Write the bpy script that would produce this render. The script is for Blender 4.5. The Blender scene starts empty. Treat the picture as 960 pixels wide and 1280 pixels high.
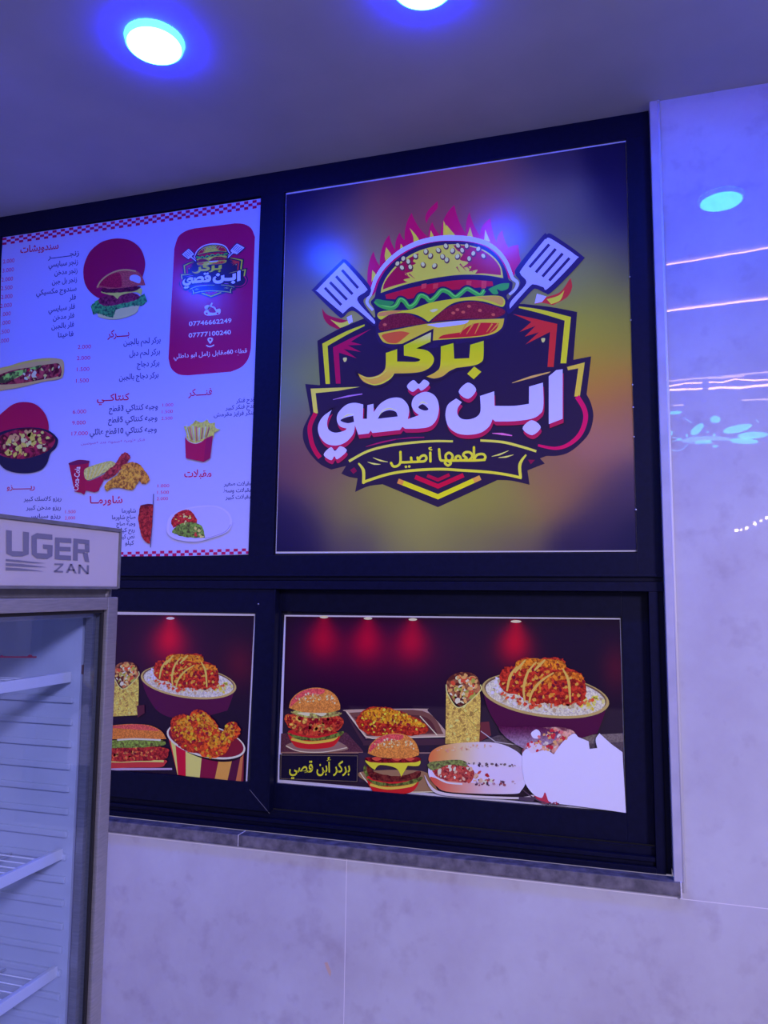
import bpy, bmesh, math, random
import numpy as np
from mathutils import Vector, Matrix

C = bpy.context.scene.collection
random.seed(7)

# ------------------------------------------------------------------ camera
F = 960.0                                     # focal length in pixels of the 960x1280 frame
CAM = np.array([0.0, -2.4, 1.65])
_h = np.array([3190.0, -76.0, -F]); _v = np.array([100.0, -7800.0, F])
_X = _h / np.linalg.norm(_h)
_Z = _v / np.linalg.norm(_v); _Z = _Z - _X * (_Z @ _X); _Z /= np.linalg.norm(_Z)
_Y = np.cross(_Z, _X); _Y = _Y if _Y[2] > 0 else -_Y
RW = np.array([_X, _Y, _Z])                    # image axes (right, down, forward) -> room axes

cam = bpy.data.cameras.new('camera'); cam.lens = 36 * F / 1280; cam.sensor_width = 36; cam.sensor_fit = 'AUTO'
cam.clip_start = 0.02
camo = bpy.data.objects.new('camera', cam); C.objects.link(camo)
_r, _u, _b = RW @ [1, 0, 0], RW @ [0, -1, 0], RW @ [0, 0, -1]
camo.matrix_world = Matrix(((_r[0], _u[0], _b[0], CAM[0]), (_r[1], _u[1], _b[1], CAM[1]), (_r[2], _u[2], _b[2], CAM[2]), (0, 0, 0, 1)))
S = bpy.context.scene
S.camera = camo

# ------------------------------------------------------------------ world and exposure
w = bpy.data.worlds.new('night'); S.world = w; w.use_nodes = True
bg = w.node_tree.nodes['Background']
bg.inputs['Color'].default_value = (0.50, 0.44, 0.70, 1)
bg.inputs['Strength'].default_value = 0.42
S.view_settings.view_transform = 'Standard'
S.view_settings.look = 'None'
S.view_settings.gamma = 1.0
S.view_settings.exposure = 0.0
S.view_settings.use_curve_mapping = False

# fill light added to brighten the lower wall, shining in under the ceiling edge
fl = bpy.data.lights.new('added_fill_light', 'AREA'); fl.energy = 540; fl.size = 1.3; fl.color = (0.66, 0.56, 1.0)
flo = bpy.data.objects.new('added_fill_light', fl); C.objects.link(flo); flo.location = (4.2, -7.5, 4.7)
flo.rotation_euler = (Vector((-0.4, 0, 1.4)) - flo.location).to_track_quat('-Z', 'Y').to_euler()

LAMP = (1.6, 17.0, 186.0)                      # radiance of the downlight discs
RING = (0.14, 0.95, 230.0)                       # radiance of their lit rims
ZC = 3.22                                     # ceiling height

# ------------------------------------------------------------------ photogrammetry of the wall: photo pixel -> point on a plane of the room
def ray(p): return RW @ np.array([p[0] - 480.0, p[1] - 640.0, F])
def on_y(p, y): d = ray(p); return CAM + d * ((y - CAM[1]) / d[1])
def on_x(p, x): d = ray(p); return CAM + d * ((x - CAM[0]) / d[0])
def mirrored(p, axis, val, wall=-0.04):       # the thing whose reflection in the polished tile stands at p
    q = on_y(p, wall); d = ray(p) * np.array([1, -1, 1]); return q + d * ((val - q[axis]) / d[axis])

# ------------------------------------------------------------------ helpers
def tag(o, label=None, cat=None, group=None, kind=None):
    if label: o['label'] = label
    if cat: o['category'] = cat
    if group: o['group'] = group
    if kind: o['kind'] = kind
    return o
def empty(name, loc=(0, 0, 0), rot=(0, 0, 0), parent=None):
    o = bpy.data.objects.new(name, None); C.objects.link(o); o.location = loc; o.rotation_euler = rot
    o.empty_display_size = 0.1
    if parent: o.parent = parent
    return o
def link(name, me, mats, parent=None):
    o = bpy.data.objects.new(name, me); C.objects.link(o)
    for m in (mats if isinstance(mats, (list, tuple)) else [mats]): me.materials.append(m)
    if parent: o.parent = parent
    return o
def obj(name, bm, mats, parent=None, smooth=False):
    bmesh.ops.recalc_face_normals(bm, faces=bm.faces)
    me = bpy.data.meshes.new(name); bm.to_mesh(me); bm.free()
    if smooth:
        for f in me.polygons: f.use_smooth = True
    return link(name, me, mats, parent)
def box(bm, x0, x1, y0, y1, z0, z1, bev=0.0):
    r = bmesh.ops.create_cube(bm, size=1.0)
    vs = r['verts']
    for v in vs:
        v.co = Vector(((x0 + x1) / 2 + v.co.x * (x1 - x0), (y0 + y1) / 2 + v.co.y * (y1 - y0), (z0 + z1) / 2 + v.co.z * (z1 - z0)))
    if bev:
        es = list({e for v in vs for e in v.link_edges})
        bmesh.ops.bevel(bm, geom=es, offset=bev, segments=2, affect='EDGES', profile=0.7)
    return bm
def boxes(*bs, bev=0.0):
    bm = bmesh.new()
    for b in bs: box(bm, *b, bev=bev)
    return bm
def tube(bm, path, r, seg=10, cap=True):
    path = [Vector(p) for p in path]; rings = []
    for i, p in enumerate(path):
        t = (path[min(i + 1, len(path) - 1)] - path[max(i - 1, 0)]).normalized()
        a = t.cross(Vector((0, 0, 1)));  a = t.cross(Vector((0, 1, 0))) if a.length < 0.1 else a
        a.normalize(); b = t.cross(a)
        rr = r[i] if isinstance(r, (list, tuple)) else r
        rings.append([bm.verts.new(p + (a * math.cos(k * 2 * math.pi / seg) + b * math.sin(k * 2 * math.pi / seg)) * rr) for k in range(seg)])
    for i in range(len(rings) - 1):
        for k in range(seg):
            bm.faces.new((rings[i][k], rings[i][(k + 1) % seg], rings[i + 1][(k + 1) % seg], rings[i + 1][k]))
    if cap: bm.faces.new(rings[0]); bm.faces.new(rings[-1][::-1])
    return bm
def lathe(bm, prof, seg=40, c=(0, 0, 0)):     # profile of (radius, z)
    rings = []
    for r, z in prof:
        if r < 1e-6: rings.append([bm.verts.new((c[0], c[1], c[2] + z))])
        else: rings.append([bm.verts.new((c[0] + r * math.cos(k * 2 * math.pi / seg), c[1] + r * math.sin(k * 2 * math.pi / seg), c[2] + z)) for k in range(seg)])
    for a, b in zip(rings, rings[1:]):
        for k in range(seg):
            q = [a[k % len(a)], a[(k + 1) % len(a)], b[(k + 1) % len(b)], b[k % len(b)]]
            q = list(dict.fromkeys(q))
            if len(q) > 2: bm.faces.new(q)
    return bm

def lin(c):
    return tuple(((x / 255) / 12.92 if x <= 10 else (((x / 255) + 0.055) / 1.055) ** 2.4) for x in c)

# ------------------------------------------------------------------ materials
def mat(name, col=(0.5, 0.5, 0.5), rough=0.5, metal=0.0, spec=0.5, emit=None, estr=1.0, coat=0.0):
    m = bpy.data.materials.new(name); m.use_nodes = True
    b = m.node_tree.nodes['Principled BSDF']
    b.inputs['Base Color'].default_value = (*col, 1); b.inputs['Roughness'].default_value = rough
    b.inputs['Metallic'].default_value = metal; b.inputs['Specular IOR Level'].default_value = spec
    b.inputs['Coat Weight'].default_value = coat
    if emit: b.inputs['Emission Color'].default_value = (*emit, 1); b.inputs['Emission Strength'].default_value = estr
    return m
def nodes(m):
    t = m.node_tree; return t, t.nodes, t.links, t.nodes['Principled BSDF']
def noise_colour(m, scale, lo, hi, detail=4, rough_amp=0.0, bump=0.0, stretch=(1, 1, 1), stops=(0.35, 0.65)):
    t, N, L, b = nodes(m)
    tc = N.new('ShaderNodeTexCoord'); mp = N.new('ShaderNodeMapping'); mp.inputs['Scale'].default_value = stretch
    nz = N.new('ShaderNodeTexNoise'); nz.inputs['Scale'].default_value = scale; nz.inputs['Detail'].default_value = detail
    rp = N.new('ShaderNodeValToRGB')
    rp.color_ramp.elements[0].position = stops[0]; rp.color_ramp.elements[0].color = (*lo, 1)
    rp.color_ramp.elements[1].position = stops[1]; rp.color_ramp.elements[1].color = (*hi, 1)
    L.new(tc.outputs['Object'], mp.inputs['Vector']); L.new(mp.outputs['Vector'], nz.inputs['Vector'])
    L.new(nz.outputs['Fac'], rp.inputs['Fac']); L.new(rp.outputs['Color'], b.inputs['Base Color'])
    if bump:
        bp = N.new('ShaderNodeBump'); bp.inputs['Strength'].default_value = bump; bp.inputs['Distance'].default_value = 0.002
        L.new(nz.outputs['Fac'], bp.inputs['Height']); L.new(bp.outputs['Normal'], b.inputs['Normal'])
    return nz, rp

def tile_material():
    m = mat('polished_porcelain_tile', rough=0.015, spec=0.5)
    t, N, L, b = nodes(m)
    tc = N.new('ShaderNodeTexCoord')
    n1 = N.new('ShaderNodeTexNoise'); n1.inputs['Scale'].default_value = 2.6; n1.inputs['Detail'].default_value = 6; n1.inputs['Roughness'].default_value = 0.62
    r1 = N.new('ShaderNodeValToRGB'); e = r1.color_ramp.elements
    e[0].position = 0.30; e[0].color = (0.53, 0.505, 0.52, 1); e[1].position = 0.70; e[1].color = (0.66, 0.68, 0.67, 1)
    x = r1.color_ramp.elements.new(0.5); x.color = (0.60, 0.60, 0.60, 1)
    n2 = N.new('ShaderNodeTexNoise'); n2.inputs['Scale'].default_value = 14; n2.inputs['Detail'].default_value = 5
    r2 = N.new('ShaderNodeValToRGB'); r2.color_ramp.elements[0].position = 0.28; r2.color_ramp.elements[0].color = (0.84, 0.80, 0.82, 1)
    r2.color_ramp.elements[1].position = 0.45; r2.color_ramp.elements[1].color = (1, 1, 1, 1)
    mx = N.new('ShaderNodeMix'); mx.data_type = 'RGBA'; mx.blend_type = 'MULTIPLY'; mx.inputs[0].default_value = 0.8
    L.new(tc.outputs['Object'], n1.inputs['Vector']); L.new(tc.outputs['Object'], n2.inputs['Vector'])
    L.new(n1.outputs['Fac'], r1.inputs['Fac']); L.new(n2.outputs['Fac'], r2.inputs['Fac'])
    L.new(r1.outputs['Color'], mx.inputs[6]); L.new(r2.outputs['Color'], mx.inputs[7])
    # grout joints between the big slabs
    sp = N.new('ShaderNodeSeparateXYZ'); L.new(tc.outputs['Object'], sp.inputs[0])
    def joint(out, off, period):
        a = N.new('ShaderNodeMath'); a.operation = 'ADD'; a.inputs[1].default_value = off; L.new(out, a.inputs[0])
        p = N.new('ShaderNodeMath'); p.operation = 'PINGPONG'; p.inputs[1].default_value = period / 2; L.new(a.outputs[0], p.inputs[0])
        c = N.new('ShaderNodeMath'); c.operation = 'LESS_THAN'; c.inputs[1].default_value = 0.0012; L.new(p.outputs[0], c.inputs[0])
        return c.outputs[0]
    jx = joint(sp.outputs['X'], 0.822, 1.6); jz = joint(sp.outputs['Z'], -0.866, 2.4)
    jm = N.new('ShaderNodeMath'); jm.operation = 'MAXIMUM'; L.new(jx, jm.inputs[0]); L.new(jz, jm.inputs[1])
    m2 = N.new('ShaderNodeMix'); m2.data_type = 'RGBA'; L.new(jm.outputs[0], m2.inputs[0]); L.new(mx.outputs[2], m2.inputs[6])
    m2.inputs[7].default_value = (0.88, 0.86, 0.84, 1)
    L.new(m2.outputs[2], b.inputs['Base Color'])
    # the faint waviness of the glaze
    n3 = N.new('ShaderNodeTexNoise'); n3.inputs['Scale'].default_value = 16; n3.inputs['Detail'].default_value = 1
    bp = N.new('ShaderNodeBump'); bp.inputs['Strength'].default_value = 0.05; bp.inputs['Distance'].default_value = 0.0012
    L.new(tc.outputs['Object'], n3.inputs['Vector']); L.new(n3.outputs['Fac'], bp.inputs['Height']); L.new(bp.outputs['Normal'], b.inputs['Normal'])
    return m

M = {}
M['tile'] = tile_material()
M['ceiling'] = mat('ceiling_paint', rough=0.55, spec=0.3); noise_colour(M['ceiling'], 3, (0.40, 0.42, 0.47), (0.45, 0.47, 0.52))
M['floor'] = mat('floor_tile', rough=0.3); noise_colour(M['floor'], 4, (0.42, 0.39, 0.38), (0.55, 0.52, 0.5))
M['plaster'] = mat('wall_plaster', rough=0.6); noise_colour(M['plaster'], 5, (0.5, 0.48, 0.48), (0.6, 0.58, 0.57))
M['frame'] = mat('black_aluminium', rough=0.42, spec=0.16); noise_colour(M['frame'], 60, (0.0028, 0.0036, 0.018), (0.0042, 0.0052, 0.024))
M['marble'] = mat('grey_marble', rough=0.25); noise_colour(M['marble'], 28, (0.10, 0.095, 0.10), (0.30, 0.28, 0.28), detail=8, stops=(0.38, 0.85))
M['trimwhite'] = mat('white_tile_edge', rough=0.25); noise_colour(M['trimwhite'], 12, (0.50, 0.50, 0.54), (0.58, 0.58, 0.62))
M['bead'] = mat('white_bead', (0.85, 0.85, 0.85), 0.2)
M['grout'] = mat('white_grout', (0.75, 0.72, 0.7), 0.8); noise_colour(M['grout'], 90, (0.6, 0.58, 0.56), (0.8, 0.78, 0.75))
M['glass'] = mat('window_glass', (0.02, 0.02, 0.03), 0.05)
M['alu'] = mat('brushed_aluminium', rough=0.38, metal=0.65); noise_colour(M['alu'], 30, (0.36, 0.36, 0.37), (0.44, 0.43, 0.44), stretch=(1, 1, 12))
M['darkgrey'] = mat('grey_plastic', (0.16, 0.16, 0.17), 0.45); noise_colour(M['darkgrey'], 40, (0.14, 0.14, 0.15), (0.18, 0.18, 0.19))
M['header'] = mat('pale_header_panel', rough=0.35); noise_colour(M['header'], 6, (0.52, 0.49, 0.50), (0.58, 0.54, 0.55))
M['headertext'] = mat('grey_header_print', (0.20, 0.20, 0.26), 0.4)
M['rubber'] = mat('black_rubber', (0.01, 0.01, 0.012), 0.6)
M['liner'] = mat('white_fridge_liner', rough=0.4); noise_colour(M['liner'], 8, (0.60, 0.64, 0.72), (0.66, 0.70, 0.78))
M['shelf'] = mat('white_coated_wire', (0.85, 0.86, 0.88), 0.35)
M['capbrown'] = mat('brown_tube_cap', (0.16, 0.08, 0.08), 0.5)
M['tubegrey'] = mat('grey_tube', (0.30, 0.30, 0.38), 0.5)
M['redreflection'] = mat('dark_red_reflection', (0.16, 0.012, 0.05), 0.4)
M['stain'] = mat('rusty_stain', (0.70, 0.50, 0.36), 0.5)
M['disc'] = mat('lamp_diffuser', (0.8, 0.8, 0.8), 0.4, emit=LAMP, estr=1.0)
M['ring'] = mat('lamp_rim', (0.8, 0.8, 0.85), 0.4, emit=RING, estr=1.0)
M['orange'] = mat('orange_led_tube', (0.8, 0.5, 0.3), 0.4, emit=(30, 17, 11), estr=1.0)
M['orangedim'] = mat('dim_orange_led_tube', (0.8, 0.5, 0.3), 0.4, emit=(9, 6, 6), estr=1.0)
M['cyan'] = mat('cyan_led_leaf', (0.3, 0.8, 0.8), 0.4, emit=(0.5, 9.0, 12.0), estr=1.0)
M['cyandim'] = mat('cyan_led_branch', (0.3, 0.8, 0.8), 0.4, emit=(1.5, 4.5, 10.0), estr=1.0)
M['bulb'] = mat('yellow_bulb', (0.9, 0.8, 0.3), 0.3, emit=(38, 30, 12), estr=1.0)

def door_glass():
    m = bpy.data.materials.new('fridge_door_glass'); m.use_nodes = True
    t = m.node_tree; N, L = t.nodes, t.links; N.clear()
    out = N.new('ShaderNodeOutputMaterial'); tr = N.new('ShaderNodeBsdfTransparent'); tr.inputs[0].default_value = (0.86, 0.91, 1.0, 1)
    gl = N.new('ShaderNodeBsdfGlossy'); gl.inputs['Roughness'].default_value = 0.02
    fr = N.new('ShaderNodeFresnel'); fr.inputs['IOR'].default_value = 1.5
    mx = N.new('ShaderNodeMixShader'); ge = N.new('ShaderNodeNewGeometry'); iv = N.new('ShaderNodeMath'); iv.operation = 'SUBTRACT'; iv.inputs[0].default_value = 1; L.new(ge.outputs['Backfacing'], iv.inputs[1])
    mu = N.new('ShaderNodeMath'); mu.operation = 'MULTIPLY'; L.new(fr.outputs[0], mu.inputs[0]); L.new(iv.outputs[0], mu.inputs[1]); L.new(mu.outputs[0], mx.inputs[0]); L.new(tr.outputs[0], mx.inputs[1]); L.new(gl.outputs[0], mx.inputs[2])
    L.new(mx.outputs[0], out.inputs[0]); return m
M['doorglass'] = door_glass()

def ink_material(name, kind):
    # printed vinyl: colour from the mesh's "ink" attribute; the food prints carry a mottled grain of their own
    m = mat(name, rough=0.24, spec=0.28)
    t, N, L, b = nodes(m)
    at = N.new('ShaderNodeAttribute'); at.attribute_name = 'ink'
    if kind == 'plain':
        L.new(at.outputs['Color'], b.inputs['Base Color']); return m
    tc = N.new('ShaderNodeTexCoord')
    sc, lo, hi, stops = {'crumb': (105, (0.40, 0.16, 0.32), (1.35, 1.15, 0.9), (0.36, 0.64)),
                         'grain': (170, (0.72, 0.68, 0.72), (1.1, 1.1, 1.1), (0.40, 0.58)),
                         'speck': (210, (0.78, 0.68, 0.75), (1.25, 1.3, 1.3), (0.42, 0.62)),
                         'chunk': (42, (0.30, 0.16, 0.30), (1.6, 1.9, 1.5), (0.42, 0.60))}[kind]
    nz = N.new('ShaderNodeTexNoise'); nz.inputs['Scale'].default_value = sc; nz.inputs['Detail'].default_value = 2.5; nz.inputs['Roughness'].default_value = 0.55
    nz.inputs['Distortion'].default_value = 0.6
    rp = N.new('ShaderNodeValToRGB'); e = rp.color_ramp.elements
    e[0].position, e[1].position = stops; e[0].color = (0, 0, 0, 1); e[1].color = (1, 1, 1, 1)
    cm = N.new('ShaderNodeMix'); cm.data_type = 'RGBA'; cm.inputs[6].default_value = (*lo, 1); cm.inputs[7].default_value = (*hi, 1)
    mx = N.new('ShaderNodeMix'); mx.data_type = 'RGBA'; mx.blend_type = 'MULTIPLY'; mx.inputs[0].default_value = 1.0
    L.new(tc.outputs['Object'], nz.inputs['Vector']); L.new(nz.outputs['Fac'], rp.inputs['Fac']); L.new(rp.outputs['Color'], cm.inputs[0])
    L.new(at.outputs['Color'], mx.inputs[6]); L.new(cm.outputs[2], mx.inputs[7]); L.new(mx.outputs[2], b.inputs['Base Color'])
    return m
def add_glow(k):        # the same ink with a weak warm glow added to lift the emblem's yellows
    m = ink_material('added_glow_ink_' + k, k); t, N, L, b = nodes(m)
    src = b.inputs['Base Color'].links[0].from_socket
    mx = N.new('ShaderNodeMix'); mx.data_type = 'RGBA'; mx.blend_type = 'MULTIPLY'; mx.inputs[0].default_value = 1.0; mx.inputs[7].default_value = (0.15, 0.125, 0.03, 1)
    L.new(src, mx.inputs[6]); L.new(mx.outputs[2], b.inputs['Emission Color']); b.inputs['Emission Strength'].default_value = 1.0
    return m
INK = {k: ink_material('printed_ink_' + k, k) for k in ('plain', 'crumb', 'grain', 'speck', 'chunk')}
INKS = list(INK)
LIT = {k: add_glow(k) for k in INKS}
# ------------------------------------------------------------------ printing: flat artwork on the posters
def spline(pts, n=6, closed=True):
    P = [(p[0], p[1]) for p in pts]; K = [len(p) > 2 for p in pts]; m = len(P); out = []
    rng = range(m) if closed else range(m - 1)
    for i in rng:
        a, b = P[i], P[(i + 1) % m]
        if K[i] and K[(i + 1) % m]: out.append(a); continue
        p0 = a if (K[i] or (not closed and i == 0)) else P[i - 1]
        p3 = b if (K[(i + 1) % m] or (not closed and i + 2 >= m)) else P[(i + 2) % m]
        for k in range(n):
            t = k / n; t2, t3 = t * t, t * t * t
            out.append(tuple(0.5 * (2 * a[j] + (b[j] - p0[j]) * t + (2 * p0[j] - 5 * a[j] + 4 * b[j] - p3[j]) * t2 + (3 * a[j] - p0[j] - 3 * b[j] + p3[j]) * t3) for j in (0, 1)))
    if not closed: out.append(P[-1])
    return out
def ellipse(cx, cy, rx, ry, n=28, rot=0.0, a0=0, a1=360):
    c, s = math.cos(rot), math.sin(rot); o = []
    full = abs(a1 - a0) >= 360
    for k in range(n if full else n + 1):
        a = math.radians(a0 + (a1 - a0) * k / n); x, y = rx * math.cos(a), ry * math.sin(a)
        o.append((cx + c * x - s * y, cy + s * x + c * y))
    return o
def Z(x0, y0, s): return lambda p: (x0 + p[0] * s, y0 + p[1] * s, *p[2:])
def sh(pts, dx, dy): return [(p[0] + dx, p[1] + dy, *p[2:]) for p in pts]

AR = {}                                        # joining forms of the letters: isolated code, 2 or 4 forms
for ch, c, n in (('ا', 0xFE8D, 2), ('أ', 0xFE83, 2), ('ب', 0xFE8F, 4), ('ة', 0xFE93, 2), ('ت', 0xFE95, 4), ('ث', 0xFE99, 4), ('ج', 0xFE9D, 4),
                 ('ح', 0xFEA1, 4), ('خ', 0xFEA5, 4), ('د', 0xFEA9, 2), ('ذ', 0xFEAB, 2), ('ر', 0xFEAD, 2), ('ز', 0xFEAF, 2), ('س', 0xFEB1, 4),
                 ('ش', 0xFEB5, 4), ('ص', 0xFEB9, 4), ('ط', 0xFEC1, 4), ('ع', 0xFEC9, 4), ('غ', 0xFECD, 4), ('ف', 0xFED1, 4), ('ق', 0xFED5, 4),
                 ('ك', 0xFED9, 4), ('ل', 0xFEDD, 4), ('م', 0xFEE1, 4), ('ن', 0xFEE5, 4), ('ه', 0xFEE9, 4), ('و', 0xFEED, 2), ('ي', 0xFEF1, 4), ('ئ', 0xFE89, 4)):
    AR[ch] = (c, n)
def shape(s):
    s = s.replace('لا', '\ue000'); out = []
    fwd = lambda ch: ch == 'ـ' or (ch in AR and AR[ch][1] == 4)
    bwd = lambda ch: ch == 'ـ' or ch in AR or ch == '\ue000'
    for i, ch in enumerate(s):
        p = i > 0 and fwd(s[i - 1]) and bwd(ch); n = i + 1 < len(s) and fwd(ch) and bwd(s[i + 1])
        if ch == '\ue000': out.append(chr(0xFEFB + (1 if p else 0)))
        elif ch in AR:
            c, k = AR[ch]; out.append(chr(c + ((3 if p else 2) if n else (1 if p else 0))))
        else: out.append(ch)
    # visual order: right to left, digits kept
    r = []; i = 0
    while i < len(out):
        if out[i].isdigit() or out[i] in '.':
            j = i
            while j < len(out) and (out[j].isdigit() or out[j] == '.'): j += 1
            r.insert(0, ''.join(out[i:j])); i = j
        else: r.insert(0, out[i]); i += 1
    return ''.join(r)
_tc = {}
def glyphs(s, bold=0.0, arabic=True):
    key = (s, bold)
    if key not in _tc:
        cu = bpy.data.curves.new('lettering', 'FONT'); cu.body = shape(s) if arabic else s; cu.offset = bold; cu.resolution_u = 3
        o = bpy.data.objects.new('lettering', cu); C.objects.link(o); bpy.context.view_layer.update()
        me = o.to_mesh()
        _tc[key] = ([(v.co.x, v.co.y) for v in me.vertices], [tuple(p.vertices) for p in me.polygons])
        o.to_mesh_clear(); bpy.data.objects.remove(o); bpy.data.curves.remove(cu)
    return _tc[key]

class Art:
    EPS = 0.00004
    lit = False
    def __init__(s, parent, plane, light):
        s.parent, s.plane, s.light, s.layer = parent, plane, light, 0
        s.M = lambda p: p; s.outer = lambda p: p; s.parts = {}; s.cur = None; s.tint = None
    def part(s, name):
        s.cur = s.parts.setdefault(name, ([], [], [], [])); return s
    def own(s, name): return s.part('%s#%d' % (name, len(s.parts)))   # a part of its own for each line or picture piece
    def ink(s, c):
        c = lin(c); return tuple(min(0.93, max(0.004, a / b)) for a, b in zip(c, s.light)) + (1.0,)
    def pt(s, p):
        q = s.outer(s.M(p)[:2]); v = on_y(q, s.plane)
        return (v[0], s.plane - s.layer * s.EPS, v[2])
    def _add(s, pts, faces, cols, tex):
        V, Fc, Cl, Mi = s.cur; b = len(V)
        V.extend(s.pt(p) for p in pts)
        Cl.extend(cols if isinstance(cols, list) else [cols] * len(pts))
        Fc.extend(tuple(b + i for i in f) for f in faces); Mi.extend([INKS.index(tex)] * len(faces))
    def fill(s, pts, col, tex='plain', same=False):            # straight-edged filled shape
        if not same: s.layer += 1
        s._add(pts, [tuple(range(len(pts)))], s.ink(col), tex)
    def blob(s, pts, col, tex='plain', same=False, n=6):
        p = spline(pts, n)
        if tex == 'crumb':                                       # breaded and leafy things have ragged outlines
            rnd = random.Random(len(p)); j = 0.016 * min(max(q[k] for q in p) - min(q[k] for q in p) for k in (0, 1)) + 1.0
            p = [(q[0] + rnd.uniform(-j, j), q[1] + rnd.uniform(-j, j)) for q in p]
        s.fill(p, col, tex, same)
    def grad(s, pts, stops, tex='plain', axis=1, bands=14, smooth=True):   # filled shape whose ink runs through stops
        s.layer += 1
        pts = spline(pts) if smooth else [(p[0], p[1]) for p in pts]
        bm = bmesh.new(); f = bm.faces.new([bm.verts.new((p[0], p[1], 0)) for p in pts])
        f.normal_update(); bmesh.ops.triangulate(bm, faces=[f])
        lo, hi = stops[0][0], stops[-1][0]
        for k in range(1, bands):
            c = lo + (hi - lo) * k / bands; co = Vector((c, 0, 0)) if axis == 0 else Vector((0, c, 0)); no = Vector((1, 0, 0)) if axis == 0 else Vector((0, 1, 0))
            bmesh.ops.bisect_plane(bm, geom=bm.verts[:] + bm.edges[:] + bm.faces[:], plane_co=co, plane_no=no)
        bm.verts.index_update(); P = [(v.co.x, v.co.y) for v in bm.verts]; FF = [tuple(v.index for v in f.verts) for f in bm.faces]; bm.free()
        def at(x):
            for (a, ca), (b, cb) in zip(stops, stops[1:]):
                if x <= b: t = max(0, (x - a) / (b - a)); return tuple(ca[i] + (cb[i] - ca[i]) * t for i in range(3))
            return stops[-1][1]
        s._add(P, FF, [s.ink(at(p[axis])) for p in P], tex)
    def field(s, corners, fn, nu=40, nv=40):                    # a printed picture ground: quad TL,TR,BR,BL with ink from fn(u,v photo)
        s.layer += 1
        tl, tr, br, bl = corners; P = []
        for j in range(nv + 1):
            for i in range(nu + 1):
                a, b = i / nu, j / nv
                P.append(tuple((tl[k] * (1 - a) + tr[k] * a) * (1 - b) + (bl[k] * (1 - a) + br[k] * a) * b for k in (0, 1)))
        FF = [(j * (nu + 1) + i, j * (nu + 1) + i + 1, (j + 1) * (nu + 1) + i + 1, (j + 1) * (nu + 1) + i) for j in range(nv) for i in range(nu)]
        s._add(P, FF, [s.ink(fn(*p)) for p in P], 'plain')
    def stroke(s, pts, wd, col, smooth=True, closed=False, same=False, tex='plain', n=6):
        if not same: s.layer += 1
        p = spline(pts, n, closed) if smooth else [(q[0], q[1]) for q in pts]
        m = len(p); L, R = [], []
        for i in range(m):
            a = p[i - 1] if (i > 0 or closed) else p[i]; b = p[(i + 1) % m] if (i < m - 1 or closed) else p[i]; c = p[i]
            d1 = (c[0] - a[0], c[1] - a[1]); d2 = (b[0] - c[0], b[1] - c[1])
            l1, l2 = math.hypot(*d1), math.hypot(*d2)
            if l1 < 1e-9: d1, l1 = d2, l2
            if l2 < 1e-9: d2, l2 = d1, l1
            n1 = (-d1[1] / l1, d1[0] / l1); n2 = (-d2[1] / l2, d2[0] / l2)
            nx, ny = n1[0] + n2[0], n1[1] + n2[1]; q = math.hypot(nx, ny) or 1; nx, ny = nx / q, ny / q
            k = 1 / max(0.45, nx * n1[0] + ny * n1[1])
            ww = (wd[0] + (wd[1] - wd[0]) * i / (m - 1)) if isinstance(wd, tuple) and len(wd) == 2 else wd
            if isinstance(wd, tuple) and len(wd) == 3:
                t = i / (m - 1); ww = wd[0] + (wd[1] - wd[0]) * t * 2 if t < 0.5 else wd[1] + (wd[2] - wd[1]) * (t * 2 - 1)
            L.append((c[0] + nx * k * ww / 2, c[1] + ny * k * ww / 2)); R.append((c[0] - nx * k * ww / 2, c[1] - ny * k * ww / 2))
        FF = [(i, (i + 1) % m, m + (i + 1) % m, m + i) for i in range(m if closed else m - 1)]
        s._add(L + R, FF, s.ink(col), tex)
    def text(s, t, right, left, h, col, bold=0.0, arabic=True, same=True, up=None):
        if not same: s.layer += 1
        V, FF = glyphs(t, bold, arabic)
        x0, x1 = min(v[0] for v in V), max(v[0] for v in V); k = h / 0.714
        up = up or (0.0, -1.0)
        P = []
        for x, y in V:
            a = (x - x0) / (x1 - x0)
            P.append((left[0] + (right[0] - left[0]) * a + up[0] * y * k, left[1] + (right[1] - left[1]) * a + up[1] * y * k))
        s._add(P, FF, s.ink(col), 'plain')
    def crumbs(s, inside, n, r, cols, tex='plain', seed=1):      # small bits scattered inside a polygon
        s.layer += 1; rnd = random.Random(seed)
        pts = [(p[0], p[1]) for p in inside]; xs = [p[0] for p in pts]; ys = [p[1] for p in pts]
        def isin(x, y):
            c = False
            for (x1, y1), (x2, y2) in zip(pts, pts[1:] + pts[:1]):
                if (y1 > y) != (y2 > y) and x < (x2 - x1) * (y - y1) / (y2 - y1) + x1: c = not c
            return c
        done = 0
        for _ in range(n * 20):
            x, y = rnd.uniform(min(xs), max(xs)), rnd.uniform(min(ys), max(ys))
            if not isin(x, y): continue
            rr = r * rnd.uniform(0.6, 1.4); a = rnd.uniform(0, math.pi)
            if done % 6 == 0: s.layer += 1
            s.fill([(q[0] + rnd.uniform(-.2, .2) * rr, q[1] + rnd.uniform(-.2, .2) * rr) for q in ellipse(x, y, rr, rr * rnd.uniform(0.4, 0.9), 7, a)], rnd.choice(cols), tex, True)
            done += 1
            if done >= n: break
    def build(s):
        out = {}
        for name, (V, Fc, Cl, Mi) in s.parts.items():
            if not Fc: continue
            me = bpy.data.meshes.new(name); me.from_pydata(V, [], Fc)
            at = me.attributes.new('ink', 'FLOAT_COLOR', 'POINT')
            at.data.foreach_set('color', [x for c in Cl for x in c])
            for k in INKS: me.materials.append((LIT if s.lit else INK)[k])
            me.polygons.foreach_set('material_index', Mi)
            o = bpy.data.objects.new(name.split('#')[0].strip(), me); C.objects.link(o); o.parent = s.parent; out[name] = o
        return out

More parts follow.
